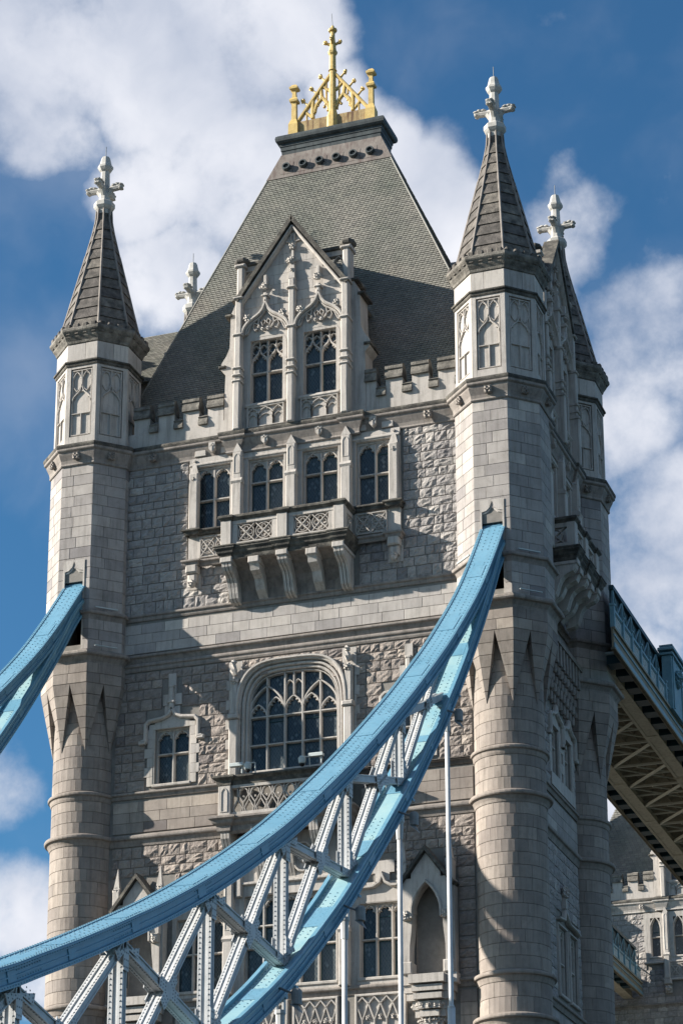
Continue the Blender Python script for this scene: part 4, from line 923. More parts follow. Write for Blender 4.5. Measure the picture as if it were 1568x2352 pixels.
    for s in (-1, 1):
        x = (u0+u1)/2+s*2.5; q.box(F, x-.2, x+.2, 36.6, 39.2, -.1, .3, ch=.06); q.box(F, x-.25, x+.25, 39.2, 39.42, -.1, .38, ch=.05); q.box(F, x-.17, x+.17, 39.42, 41.0, -.1, .25, ch=.06)
        q.leafy(F, x, 40.9, .25, .2, 5); q.blob(F(x, 41.35, .25), .17, (1, 1, 1.5)); q.blob(F(x, 41.68, .28), .13); q.box(F, x-.3, x+.3, 41.0, 41.8, -.05, .06)
        quoins(q, F, x+s*.2, s, .1, 36.7, 41.0)
    q.obj('arched_window_surround', 'portland_stone', T)
    window(T, F, u0, u1, 36.95, 39.3, 1.82, 'tudor', 5, [38.08, 39.3], tracery='big', frame=.05, orders=1)
    hood_window(T, F, 3.42, 4.80, 36.85, 39.15); hood_window(T, F, 13.82, 15.2, 36.85, 39.15)
    # --- low balcony
    G = F.sh(dw=1.1); b = B(); x0, x1 = 6.3, 12.55
    p = [tuple(F(x, 0, w_).xy) for x, w_ in ((x0+.3, 0), (x0+.3, 1.0), (x0+.85, 1.0), (x0+.85, .88), (x1-.85, .88), (x1-.85, 1.0), (x1-.3, 1.0), (x1-.3, 0))]
    b.mould(p, [(-.1, 34.1), (.0, 34.2), (.03, 34.4), (.16, 34.5), (.2, 34.62), (.3, 34.68), (.3, 34.76), (.1, 34.84), (-.2, 34.86)]); b.box(F, x0+.3, x1-.3, 34.3, 34.8, 0, .85)
    lb = b.obj('lower_balcony', 'string_stone', T)
    b = B(); b.mould(p, [(-.3, 36.1), (.02, 36.12), (.05, 36.3), (.12, 36.36), (.2, 36.42), (.2, 36.5), (-.3, 36.56)]); b.obj('rail_coping', 'weathered_coping', lb)
    for s in (0, 1):
        a = x0+.32 if not s else x1-.86; q = B(); q.box(F, a, a+.54, 34.84, 36.12, .6, 1.0, ch=.03); q.bar(F, [(a+.14, 35.0)]+arch(a+.14, a+.4, 35.8, .2, 'pointed', 4)+[(a+.4, 35.0)], .05, .95, 1.03, closed=True); q.obj('parapet_post', 'portland_stone', lb)
    q = B(); a, e = x0+.86, x1-.86; q.box(F, a, e, 34.84, 34.98, .62, .9); q.box(F, a, e, 36.0, 36.12, .62, .9)
    n = 9; st = (e-a)/n
    for i in range(n+1):
        m = a+i*st
        if 0 < i < n: q.bar(F, [(m, 34.95), (m, 35.35), (m-st*.42, 35.68), (m-st*.3, 35.9), (m, 36.02)], .055, .7, .86); q.bar(F, [(m, 35.35), (m+st*.42, 35.68), (m+st*.3, 35.9), (m, 36.02)], .055, .7, .86)
        if i < n:
            m2 = m+st/2; q.bar(F, [(m2, 35.98), (m2, 35.5), (m2-st*.4, 35.15), (m2-st*.3, 34.98)], .055, .7, .86); q.bar(F, [(m2, 35.5), (m2+st*.4, 35.15), (m2+st*.3, 34.98)], .055, .7, .86)
            q.blob(F(m2, 35.82, .78), .06); q.blob(F(m, 35.62, .78), .06)
    q.obj('pierced_panel', 'portland_stone', lb)
    for x in (x0+.6, 8.2, 9.45, 10.7, x1-.6):
        q = B(); bracket(q, F, x-.2, x+.2, [(.95, 34.3), (.9, 33.9), (.7, 33.6), (.45, 33.3), (.3, 32.8), (.1, 32.4), (0, 32.2)]); q.obj('bracket', 'portland_stone', lb)
    # --- lowest storey in view
    b = B(); G = F.sh(dw=.06); wall_core(b, G, 7.0, 11.9, 27.6, 34.2, [(7.45, 11.35, 27.9, 31.65)], 0, .45); wall_core(b, G, 4.3, 7.0, 27.6, 31.6, [(4.5, 6.53, 27.9, 30.9)], 0, .45); wall_core(b, G, 11.9, 14.5, 27.6, 31.75, [(12.35, 14.3, 27.9, 30.9)], 0, .45)
    b.poly(F, [(13.0, 31.7), (13.6, 31.7), (13.6, 32.1), (13.8, 32.1), (13.8, 32.6), (12.9, 32.6), (12.9, 32.1), (13.0, 32.1)], -.02, .06)
    b.bar(F, [(11.95, 31.35), (12.05, 31.5), (12.95, 31.55), (13.2, 31.7), (13.32, 32.0), (13.44, 31.7), (13.7, 31.55), (14.4, 31.5)], .14, 0, .24)
    # carved arms over the middle windows
    b.bar(F, [(10.0+.42*math.cos(t*PI/8), 33.05+.6*math.sin(t*PI/8)) for t in range(16)], .1, .05, .25, closed=True); b.leafy(F, 10.0, 33.1, .12, .28, 7); b.leafy(F, 9.2, 33.0, .1, .3, 7); b.leafy(F, 10.8, 33.0, .1, .3, 7)
    for x in (7.25, 8.6, 11.65): b.box(F, x-.12, x+.12, 31.6, 33.9, .05, .25, ch=.04); 
    b.bar(F, [(7.3, 32.15), (11.6, 32.15)], .14, .0, .2)
    b.obj('lower_bay_wall', 'portland_stone', T)
    window(T, G, 4.55, 6.48, 27.93, 30.85, 0, 'rect', 3, [29.45], frame=.14); window(T, G, 12.4, 14.25, 27.93, 30.85, 0, 'rect', 3, [29.45], frame=.14); window(T, G, 7.5, 11.3, 27.93, 31.55, 0, 'rect', 5, [29.5, 30.4], frame=.14)
    pier(T, G, 6.62, 7.05, 27.6, 33.4, 0, .3, steps=(29.9,)); pier(T, G, 11.55, 11.98, 27.6, 33.4, 0, .3, steps=(29.9,))
    niche(T, F, 3.0); niche(T, F, 15.3)
    q = B()
    for a, e in ((4.6, 6.6), (7.3, 9.3), (9.6, 11.4), (12.2, 14.2)):
        q.box(F, a, e, 25.5, 27.25, -.05, .02); q.bar(F, [(a, 25.5), (a, 27.2), (e, 27.2), (e, 25.5)], .12, 0, .14); m = (e-a)/4
        for i in range(4):
            x = a+m*(i+.5); q.bar(F, [(x, 25.5), (x, 26.2), (x-m/2, 26.85), (x, 27.12)], .07, 0, .12); q.bar(F, [(x, 26.2), (x+m/2, 26.85), (x, 27.12)], .07, 0, .12); q.leafy(F, x+m/2 if i < 3 else x, 26.3, .06, .13, 5)
    q.obj('tracery_band', 'portland_stone', T)
    # --- right-hand wall
    hr = [(cs-2.8, cs+2.8, 46.4, 51.35)]
    b = B(); wh = [(5.0, 6.1, 37.3, 39.5), (7.1, 8.2, 37.3, 39.5), (5.2, 6.5, 28.0, 30.9), (7.0, 8.2, 28.0, 30.9)]
    wall_core(b, S, 1.2, 9.1, 8, 51.5, wh); b.box(S, 1.2, 9.1, 51.5, 52.2, -.6, -.02); b.obj('side_wall', 'mortar', T)
    hs = hr+[(2.4, 8.6, 40.2, 43.2), (4.7, 8.5, 36.9, 40.2), (4.9, 8.5, 27.6, 31.4)]
    for z0, z1 in ((44.5, 51.3), (36.6, 41.85), (27.62, 34.2)): wall_stones('rusticated_block', S, 1.5, 8.9, z0, z1, .43, .56, hs, 'cornish_granite', T, .15, rock=.07, gap=.03, proud=0)
    for z0, z1 in ((42.72, 44.05), (34.8, 36.15), (8, 27.15)): wall_stones('ashlar_block', S, 1.5, 8.9, z0, z1, .45, 1.0, [(2.4, 8.6, 40.2, 43.2)], 'granite_ashlar', T, .15)
    pt = lambda *a: [tuple(S(x, 0, w_).xy) for x, w_ in a]
    for z, h, o in ((44.55, .36, .2), (42.7, .66, .25), (36.62, .34, .17), (34.78, .55, .22), (27.68, .42, .2)): q = B(); q.mould(pt((1.4, 0), (9.0, 0)), prof_string(z, h, o)); q.obj('string_course', 'string_stone', T)
    br = ((1.4, 0), (cs-3.0, 0), (cs-3.0, .72), (cs-2.4, .72), (cs-2.4, .6), (cs+2.4, .6), (cs+2.4, .72), (cs+3.0, .72), (cs+3.0, 0), (9.0, 0))
    q = B(); q.mould(pt(*br), prof_cornice(52.12, .85, .31)); q.obj('cornice', 'string_stone', T)
    q = B(); q.mould(pt(*br), [(.2, 52.02), (.325, 52.04), (.35, 52.12), (.34, 52.2), (.2, 52.28), (-.1, 52.42)]); q.obj('cornice_coping', 'weathered_coping', T)
    upper_bay(T, S, cs, False, wb=.5); balcony(T, S.sh(dw=.35), cs, hw=2.1, dep=1.5); dormer(T, S, cs, wb=.65, body=5.0)
    battlement(T, S, [(1.6, cs-3.2), (cs+3.2, 8.9)], phase=1.7)
    hood_window(T, S, 5.05, 6.05, 37.35, 39.4, False); hood_window(T, S, 7.15, 8.15, 37.35, 39.4, False)
    window(T, S.sh(dw=.05), 5.25, 6.45, 28.05, 30.8, 0, 'rect', 2, [29.4]); window(T, S.sh(dw=.05), 7.05, 8.15, 28.05, 30.8, 0, 'rect', 2, [29.4])
    q = B(); q.box(S, 4.6, 8.5, 36.7, 37.25, 0, .1); q.obj('window_sill', 'portland_stone', T); q = B(); q.bar(S, [(4.95, 31.1), (5.85, 31.2), (6.0, 31.6), (6.7, 31.2), (7.6, 31.2), (8.3, 31.1)], .12, 0, .2); q.leafy(S, 6.0, 32.4, .15, .3, 7); q.box(S, 5.9, 6.1, 31.7, 32.6, 0, .2); q.obj('window_hood', 'portland_stone', T)
    q = B()
    for i in range(12):     # machicolation under the string course
        u = 2.5+i*.52; q.box(S, u, u+.26, 42.0, 43.05, 0, .5, ch=.02); q.box(S, u+.02, u+.24, 41.6, 42.0, 0, .42, ch=.06); q.box(S, u+.02, u+.24, 41.2, 41.6, 0, .3, ch=.06); q.box(S, u+.26, u+.5, 40.8, 41.2, 0, .3, ch=.05); q.box(S, u+.02, u+.24, 40.4, 40.8, 0, .2, ch=.05)
    q.box(S, 2.4, 8.7, 42.9, 43.1, 0, .55); q.obj('machicolation', 'string_stone', T)
    # --- far walls
    for G_, a, e in ((BK, 1.2, 17.3), (LF, 1.2, 9.1)):
        b = B(); wall_core(b, G_, a, e, 8, 52.2, []); b.obj('rear_wall', 'mortar', T)
        for z0, z1 in ((8, 27.15), (27.7, 34.2), (34.8, 36.2), (36.7, 42.0), (42.8, 44.1), (44.6, 51.3)): wall_stones('ashlar_block', G_, a+.3, e-.3, z0, z1, .5, 1.1, [], 'granite_ashlar', T, .004)
        x = (a, e); pp = [tuple(G_(u, 0, 0).xy) for u in ((a, e) if G_ is not BK and G_ is not LF else (e, a))]
        for z, h, o in ((44.55, .36, .2), (42.7, .66, .25), (36.62, .34, .17), (34.78, .55, .22), (27.68, .42, .2)): q = B(); q.mould(pp, prof_string(z, h, o)); q.obj('string_course', 'string_stone', T)
        q = B(); q.mould(pp, prof_cornice(52.12, .85, .31)+[(-.1, 52.4)]); q.obj('cornice', 'string_stone', T)
        battlement(T, G_, [(a+.4, e-.3)], phase=1.8)
    LD = Fr((-.4, 0, -1.1), (0, 1, 0), (-1, 0, 0)); dl = dormer(T, LD, cs, wb=.65, body=5.0)
    for sg in (-1, 1):
        G_ = LD.sh(dw=.65); q0, q1 = G_(cs+sg*2.76, 58.22, -.5), G_(cs+sg*2.76, 58.22, -5.0); r0, r1 = G_(cs+sg*.02, 62.03, -.5), G_(cs+sg*.02, 62.03, -5.0)
        if sg < 0: slates(T, q0, q1, r1, r0, None, 1, indiv=False)
        else: slates(T, q1, q0, r0, r1, None, 1, indiv=False)
    dormer(T, BK, c, wb=.1)
    # --- roof
    C_ = 9.4; A_, B_, ZT = 2.41, .75, 68.75; kx, ky = .437, .2214; zb = 52.3
    def rp(sx, sy, z): return Vector((C_+sx*(A_+kx*(ZT-z)), HY+sy*(B_+ky*(ZT-z)), z))
    b = B(); vs = [rp(sx, sy, z) for z in (zb, ZT) for sx, sy in ((-1, -1), (1, -1), (1, 1), (-1, 1))]
    b.add(vs, [(0, 1, 5, 4), (1, 2, 6, 5), (2, 3, 7, 6), (3, 0, 4, 7), (3, 2, 1, 0), (4, 5, 6, 7)]); ro = b.obj('roof', 'roof_underlay', T)
    zs1 = 67.35
    cutf = lambda p: (6.95 < p.x < 11.95 and p.z < 58.0) or p.z > zs1 or (abs(p.x-c) < 2.4 and p.z < 58+3.4*(1-abs(p.x-c)/2.4))
    slates(T, rp(-1, -1, zb), rp(1, -1, zb), rp(1, -1, ZT), rp(-1, -1, ZT), cutf, 2)
    slates(T, rp(1, -1, zb), rp(1, 1, zb), rp(1, 1, ZT), rp(1, -1, ZT), lambda p: p.z > zs1, .01)
    slates(T, rp(-1, 1, zb), rp(-1, -1, zb), rp(-1, -1, ZT), rp(-1, 1, ZT), lambda p: p.z > zs1, .001, sw=.3, ch=.2)
    q = B()
    for s in (-1, 1): q.tube(rp(s, -1, zb), rp(s, -1, ZT), .05, 6)
    q.obj('hip_rolls', 'roof_slate', T)
    q = B(); q.mould([tuple(rp(sx, sy, zs1).xy) for sx, sy in ((-1, -1), (1, -1), (1, 1), (-1, 1))], [(.045, zs1), (.05-.0*ky, zs1+.02)], True)
    vs = [rp(sx, sy, z)+Vector((sx*.05, sy*.05, 0)) for z in (zs1, ZT) for sx, sy in ((-1, -1), (1, -1), (1, 1), (-1, 1))]; q.add(vs, [(0, 1, 5, 4), (1, 2, 6, 5), (2, 3, 7, 6), (3, 0, 4, 7)]); q.obj('lead_apron', 'lead_flashing', ro)
    rect = [tuple(rp(sx, sy, ZT).xy) for sx, sy in ((-1, -1), (1, -1), (1, 1), (-1, 1))]
    q = B(); q.mould(rect, [(-.2, 68.7), (.02, 68.74), (.03, 68.95), (.06, 68.97), (.07, 69.15), (.10, 69.18), (.11, 69.3), (.2, 69.34), (.26, 69.42), (.28, 69.54), (.26, 69.66), (.18, 69.74), (-.5, 69.76)], True); q.loft([(70.0, 1)], 4) if False else None
    q.obj('roof_cornice', 'lead_roll', ro, smooth=False)
    for i in range(6):
        x = C_-2.08+i*.82; z = 67.88; y = HY-(B_+ky*(ZT-z)); q = B(); th = math.atan(ky); nv = Vector((0, -math.cos(th), math.sin(th))); uv = Vector((0, math.sin(th), math.cos(th)))
        cc = Vector((x, y-.03, z)); rr = [cc+nv*d+Vector((1, 0, 0))*r*math.cos(t*PI/8)+uv*r*math.sin(t*PI/8) for d, r in ((0, .2), (.14, .21), (.22, .19), (.22, .13), (.05, .11)) for t in range(16)]
        q.add(rr, [(k*16+t, k*16+(t+1) % 16, k*16+16+(t+1) % 16, k*16+16+t) for k in range(4) for t in range(16)]+[tuple(range(64, 80))])
        a = cc+nv*.15; q.tube(a-uv*.13, a+uv*.13, .018, 5); q.tube(a-Vector((.12, 0, 0)), a+Vector((.12, 0, 0)), .018, 5); q.obj('roof_vent', 'lead_roll', ro)
        q = B(); sq = [cc+nv*(.03)+Vector((1, 0, 0))*a_*.3+uv*b_*.34 for a_, b_ in ((-1, -1), (1, -1), (1, 1), (-1, 1))]; q.add(sq+[p_-nv*.05 for p_ in sq], [(0, 1, 2, 3), (0, 4, 5, 1), (1, 5, 6, 2), (2, 6, 7, 3), (3, 7, 4, 0)]); q.obj('vent_flashing', 'lead_flashing', ro)
    # --- gold crest
    x0 = 9.22; G = Fr((x0, HY, 0), (1, 0, 0), (0, -1, 0)); q = B()
    q.box(G, -1.9, 1.9, 69.7, 70.85, -.12, .12, ch=.02); cr_ = q.obj('roof_crest', 'gold_soiled', T)
    q = B(); q.loft([(69.7, .28), (70.8, .26), (71.15, .17), (73.3, .14), (73.32, .2), (73.36, .15), (74.15, .14), (74.25, .2), (74.35, .22), (74.45, .16), (75.05, .11), (75.2, .10), (75.45, .10), (75.5, .19), (75.6, .2), (75.68, .08), (75.8, .06)], n=8, cx=x0, cy=HY)
    for k in range(4):
        a = k*PI/2+.2; q.tube((x0, HY, 74.7), (x0+.3*math.cos(a), HY+.3*math.sin(a), 74.86), .07, 6); q.blob((x0+.36*math.cos(a), HY+.36*math.sin(a), 74.9), .12)
    q.obj('crest_spire', 'gold_leaf', cr_)
    r = B(); r.tube((x0, HY, 75.8), (x0-.05, HY, 76.5), .015, 5); r.obj('lightning_rod', 'grey_metal', cr_)
    for s in (-1, 1):
        q = B(); q.loft([(69.7, .24), (70.75, .23), (71.0, .15), (71.04, .12), (71.95, .11), (72.0, .19), (72.1, .21), (72.2, .16), (72.25, .10), (72.6, .08), (72.7, .2), (72.8, .21), (72.86, .15), (72.95, .09)], n=4, ph=PI/4, cx=x0+s*1.92, cy=HY); q.obj('crest_post', 'gold_leaf', cr_)
        q = B(); U = lambda x: s*x
        q.bar(G, [(U(1.3), 70.9), (U(1.3), 71.55)], .08, -.05, .05); q.bar(G, [(U(.32), 71.75), (U(.32), 72.8)], .08, -.05, .05); q.bar(G, [(U(.75), 71.9), (U(.75), 72.25)], .08, -.05, .05)
        q.bar(G, [(U(1.75), 70.95), (U(.12), 73.15)], .16, -.09, .09)
        q.bar(G, [(U(1.0), 70.95), (U(1.0), 71.95)], .17, -.08, .08); q.bar(G, [(U(.95), 70.95), (U(1.4), 71.4)], .14, -.06, .06)
        q.bar(G, [(U(.16), 71.3), (U(.3), 71.7), (U(.55), 72.0), (U(.6), 72.5)], .17, -.07, .07); q.bar(G, [(U(.95), 71.2), (U(.82), 71.65), (U(.55), 71.95)], .16, -.07, .07)
        q.bar(G, [(U(.14), 72.25), (U(.5), 72.6)], .14, -.06, .06)
        for x, z in ((.35, 71.6), (.42, 71.45), (.75, 71.6), (.86, 71.3), (.22, 71.25)): q.blob(G(U(x), z, 0), .09, n=5, m=3)
        for x, z in ((1.25, 71.72), (.82, 72.28), (.38, 72.86)):
            q.tube(G(U(x), z, 0), G(U(x+.2), z+.22, 0), .06, 6, .04); q.blob(G(U(x+.24), z+.28, 0), .12, n=6, m=4)
        q.obj('crest_gable', 'gold_leaf', cr_)
    return T

# ------------------------------------------------------------------ suspension chains
def crom(pts, n=6):
    out = []; P = [pts[0]]+list(pts)+[pts[-1]]
    for i in range(1, len(P)-2):
        for k in range(n):
            t = k/n; a, b_, c, d = P[i-1], P[i], P[i+1], P[i+2]
            out.append(tuple(.5*((2*b_[j])+(-a[j]+c[j])*t+(2*a[j]-5*b_[j]+4*c[j]-d[j])*t*t+(-a[j]+3*b_[j]-3*c[j]+d[j])*t**3) for j in (0, 1)))
    out.append(pts[-1]); return out
UP = [(-.6, 47.1), (-2, 45.35), (-4, 43.05), (-6, 41.0), (-9, 38.35), (-11.5, 36.35), (-14.6, 34.0), (-18.4, 31.3), (-21.6, 29.15), (-25.4, 26.75), (-28.5, 24.98), (-31.5, 23.4), (-34.4, 22.0), (-37, 20.85), (-39.3, 19.87), (-41.5, 18.98), (-43.5, 18.2), (-48, 16.7), (-54, 15.4), (-62, 14.5), (-72, 14.3), (-82, 14.9)]
LO = [(-.6, 45.9), (-2.4, 44.3), (-4, 42.2), (-5.8, 39.95), (-7.6, 37.85), (-9.3, 36.0), (-11, 34.25), (-12.2, 33.1), (-14.2, 31.2), (-16.3, 29.35), (-19.1, 27.0), (-21.6, 25.0), (-25.5, 22.25), (-28.2, 20.6), (-30.8, 19.2), (-33.5, 18.0), (-36.3, 16.9), (-42, 15.3), (-48, 14.0), (-54, 13.2), (-62, 12.6), (-72, 12.8), (-82, 13.9)]
def interp(L_, y):
    for (a, b_), (c, d) in zip(L_[:-1], L_[1:]):
        if c <= y <= a: return b_+(d-b_)*(y-a)/(c-a)
    return L_[-1][1]
def frames(pts):
    out = []
    for i, p in enumerate(pts):
        a = pts[max(0, i-1)]; c = pts[min(len(pts)-1, i+1)]; d = Vector((c[0]-a[0], c[1]-a[1])).normalized(); out.append((p, (d.y, -d.x)))
    return out
def sweep(b, fr, cx, prof, close=True):
    k = len(prof); vs = [(cx+x, p[0]+n[0]*h, p[1]+n[1]*h) for p, n in fr for x, h in prof]; fs = []
    for i in range(len(fr)-1):
        for j in range(k if close else k-1): fs.append((i*k+j, (i+1)*k+j, (i+1)*k+(j+1) % k, i*k+(j+1) % k))
    if close: fs += [tuple(range(k)), tuple(range((len(fr)-1)*k, len(fr)*k))]
    b.add(vs, fs)
def rivet(b, p, n, r=.036, h=.03):
    p, n = Vector(p), Vector(n); x = n.orthogonal().normalized(); y = n.cross(x)
    b.add([p+x*r, p+y*r, p-x*r, p-y*r, p+n*h], [(0, 1, 4), (1, 2, 4), (2, 3, 4), (3, 0, 4)])
def along(pts, step):
    out = []; acc = 0
    for (a, b_) in zip(pts[:-1], pts[1:]):
        A, Bv = Vector(a), Vector(b_); L_ = (Bv-A).length; d = (Bv-A)/L_; s = -acc
        while s+step <= L_: s += step; q = A+d*s; out.append((q.x, q.y, (d.y, -d.x)))
        acc = L_-s
    return out
def chain(cx, label):
    T = thing('suspension_chain', label, 'bridge chain', (cx, -.6, 45), None)
    for nm, cp, top in (('upper_chord', UP, True), ('lower_chord', LO, False)):
        pts = crom(cp); fr = frames(pts); b = B()
        sweep(b, fr, cx, [(-.48, -.02), (.48, -.02), (.48, -.1), (.40, -.1), (.40, -.40), (.48, -.40), (.48, -.5), (-.48, -.5), (-.48, -.40), (-.40, -.40), (-.40, -.1), (-.48, -.1)])
        ch = b.obj(nm, 'blue_paint', T)
        b = B(); sweep(b, fr, cx, [(-.53, .0), (.53, .0), (.53, -.035), (-.53, -.035)]); b.obj('cover_plate', 'blue_paint' if top else 'blue_paint_faded', ch)
        b = B()
        for s in (-1, 1): sweep(b, fr, cx, [(s*.40, .002), (s*.40, .025), (s*.51, .025), (s*.51, .002)]); sweep(b, fr, cx, [(s*.401, -.25), (s*.43, -.25), (s*.43, -.28), (s*.401, -.28)]); sweep(b, fr, cx, [(s*.37, .002), (s*.37, .11), (s*.5, .11), (s*.5, .002)]) if not top else None
        b.obj('edge_angle', 'blue_paint', ch)
        b = B(); al = along(pts, .135)
        for i, (y, z, n) in enumerate(al):
            N3 = Vector((0, n[0], n[1]))
            for x in (-.46, .46): rivet(b, (cx+x, y+n[0]*.024, z+n[1]*.024), N3)
            if i % 2 == 0:
                for x in (-.33, .33) if top else (-.3, .3): rivet(b, (cx+x, y, z), N3)
            if (i//14) % 3 != 2 and i % 2:
                for x in (-.12, .12): rivet(b, (cx+x, y, z), N3)
            if (i//9) % 4 == 0:
                for x in (-.2, .2): rivet(b, (cx+x, y, z), N3, .025)
            rivet(b, (cx+.48, y-n[0]*.45, z-n[1]*.45), (1, 0, 0), .022, .02); rivet(b, (cx+.48, y-n[0]*.06, z-n[1]*.06), (1, 0, 0), .022, .02)
            if (i//10) % 4 == 1: rivet(b, (cx+.4, y-n[0]*.15, z-n[1]*.15), (1, 0, 0), .026, .02); rivet(b, (cx+.4, y-n[0]*.34, z-n[1]*.34), (1, 0, 0), .026, .02)
        b.obj('rivets', 'rivet_shade', ch, kind='stuff')
        b = B(); j = 0     # splice plates standing a little proud
        for k in range(3, len(fr)-4, 9):
            sweep(b, fr[k:k+3], cx, [(-.30, .001), (.30, .001), (.30, .016), (-.30, .016)]); sweep(b, fr[k+1:k+3], cx, [(.4, -.12), (.4, -.38), (.425, -.38), (.425, -.12)])
        b.obj('splice_plates', 'blue_paint', ch, kind='stuff')
    ys = [-8.57, -14.2, -19.7, -25.25, -30.8, -36.35, -41.95, -47.5, -53.05, -58.6]
    U = [Vector((cx, y, interp(UP, y)-.72)) for y in ys]; Lw = [Vector((cx, y, interp(LO, y)+.02)) for y in ys]
    riv = B()
    def member(a, c, nm, hx=.2, wd=.2):
        b = B(); rv = B(); b.beam(a, c, hx-.05, wd-.06); d = (Vector(c)-Vector(a)).normalized(); q = d.cross(Vector((1, 0, 0))).normalized()
        for s in (-1, 1):
            for sx in (-1, 1):
                o = q*s*(wd/2-.02)+Vector((sx*(hx-.06), 0, 0)); b.beam(a+o, c+o, .06, .04)
        for sx in (-1, 1):
            o = Vector((sx*(hx-.045), 0, 0)); b.beam(a+o, c+o, .012, wd)
        n = int((Vector(c)-Vector(a)).length/.14)
        for i in range(n):
            p = Vector(a).lerp(Vector(c), (i+.5)/n)
            for s in (-1, 1):
                if q.y*s < 0 or True:
                    for sx in (-1, 1): rivet(rv, p+q*s*(wd/2)+Vector((sx*(hx-.05), 0, 0)), q*s, .034, .025)
        mo = b.obj(nm, 'white_steel', T); rv.obj('rivets', 'rivet_grey', mo, kind='stuff')
    def star(p, dirs, ln=.62, hw=.17):
        dirs = sorted([d.normalized() for d in dirs], key=lambda d: math.atan2(d.z, d.y)); b = B(); rv = B(); pts = []; m = len(dirs)
        for i, d in enumerate(dirs):
            n = Vector((0, -d.z, d.y)); e = dirs[(i+1) % m]; pts += [p+d*ln-n*hw, p+d*ln+n*hw]
            ang = (math.atan2(e.z, e.y)-math.atan2(d.z, d.y)) % (2*PI)
            if ang < PI*.95: bis = (d+e).normalized(); pts += [p+d*ln*.62+n*hw, p+bis*(hw/max(.3, math.sin(ang/2)))*1.05, p+e*ln*.62-Vector((0, -e.z, e.y))*hw]
        k = len(pts)
        for sx in (-1, 1):
            x0, x1 = .2*sx, .225*sx; b.add([q+Vector((x0, 0, 0)) for q in pts]+[q+Vector((x1, 0, 0)) for q in pts], [tuple(range(k)), tuple(range(k, 2*k))]+[(i, (i+1) % k, k+(i+1) % k, k+i) for i in range(k)])
        for d in dirs:
            n = Vector((0, -d.z, d.y))
            for t in (.25, .4, .55):
                for s in (-1, 0, 1): rivet(rv, p+d*t*ln/.62+n*s*.1+Vector((.225, 0, 0)), (1, 0, 0), .03, .02)
        g_ = b.obj('gusset_plate', 'white_steel', T); rv.obj('rivets', 'rivet_grey', g_, kind='stuff')
    for j in range(len(ys)):
        if j > 0: member(U[j]+Vector((0, 0, .2)), Lw[j]-Vector((0, 0, .1)), 'vertical_post', .19, .24)
    for j in range(len(ys)-1):
        a, c, d, e = U[j], Lw[j+1], Lw[j], U[j+1]
        if j == 0: a = Vector((cx, -9.3, interp(UP, -9.3)-.55)); d = Vector((cx, -9.4, interp(LO, -9.4)))
        member(a, c, 'diagonal_brace', .17, .22); member(e, d, 'diagonal_brace', .19, .24)
        # crossing
        A, Bv, Cv, Dv = a, c, e, d
        den = (A.y-Bv.y)*(Cv.z-Dv.z)-(A.z-Bv.z)*(Cv.y-Dv.y)
        t = ((A.y-Cv.y)*(Cv.z-Dv.z)-(A.z-Cv.z)*(Cv.y-Dv.y))/den; X = A.lerp(Bv, t)
        star(X, [A-X, Bv-X, Cv-X, Dv-X], .6 if j > 0 else .35)
    for j in range(1, len(ys)-1):
        z = Vector((0, 0, 1)); star(U[j]+z*.1, [-z, Lw[j+1]-U[j], Lw[j-1]-U[j]], .75, .15); star(Lw[j]-z*.05, [z, U[j+1]-Lw[j], U[j-1]-Lw[j]], .8, .15)
    return T
def copy_tree(o, dx, parent=None):
    c = o.copy(); C.objects.link(c); c.parent = parent
    if parent is None: c.location = o.location+Vector(dx)
    for k in list(o.children): copy_tree(k, dx, c)
    return c

def hanger(y, zlow, label):
    cx = W_; zt = interp(LO, y)-.75; T = thing('hanger_rod', label, 'hanger rod', (cx, y, 9.6), 'white rods hanging from the right-hand chain')
    b = B(); b.tube((cx, y, 9.6), (cx, y, zt-.75), .085, 12); b.tube((cx, y, 9.6), (cx, y, zlow), .14, 12); b.tube((cx, y, zlow), (cx, y, zlow+.12), .14, 12, .09); r = b.obj('rod', 'white_steel', T, smooth=True)
    b = B(); b.loft([(zt-1.3, .1), (zt-.75, .12), (zt-.7, .15), (zt-.6, .15)], n=8, cx=cx, cy=y); b.box(XY(), cx-.14, cx-.08, y-.09, y+.09, zt-.65, zt-.05); b.box(XY(), cx+.08, cx+.14, y-.09, y+.09, zt-.65, zt-.05); b.obj('fork', 'white_steel', T)
    b = B(); b.tube((cx-.2, y, zt-.2), (cx+.2, y, zt-.2), .09, 10); b.box(XY(), cx-.07, cx+.07, y-.12, y+.12, zt-.35, zt+.3); b.box(XY(), cx-.52, cx+.52, y-.1, y+.1, zt+.0, zt+.08); b.obj('pin', 'blue_paint', T)
def floodlight(p, label):
    p = Vector(p); T = thing('floodlight', label, 'floodlight', tuple(p), None)
    b = B(); b.loft([(p.z-.18, .15), (p.z+.22, .15), (p.z+.28, .1)], n=10, cx=p.x, cy=p.y); b.obj('housing', 'grey_metal', T)
    b = B(); b.add([(p.x-.15, p.y-.15, p.z-.18), (p.x+.15, p.y-.15, p.z-.42), (p.x+.15, p.y+.15, p.z-.42), (p.x-.15, p.y+.15, p.z-.18), (p.x, p.y, p.z-.1)], [(0, 1, 2, 3), (0, 1, 4), (1, 2, 4), (2, 3, 4), (3, 0, 4)]); b.obj('hood', 'grey_metal', T)
    b = B(); b.tube((p.x, p.y, p.z+.1), (p.x-.75, p.y+.05, p.z+.45), .035, 6); b.obj('bracket_arm', 'grey_metal', T)

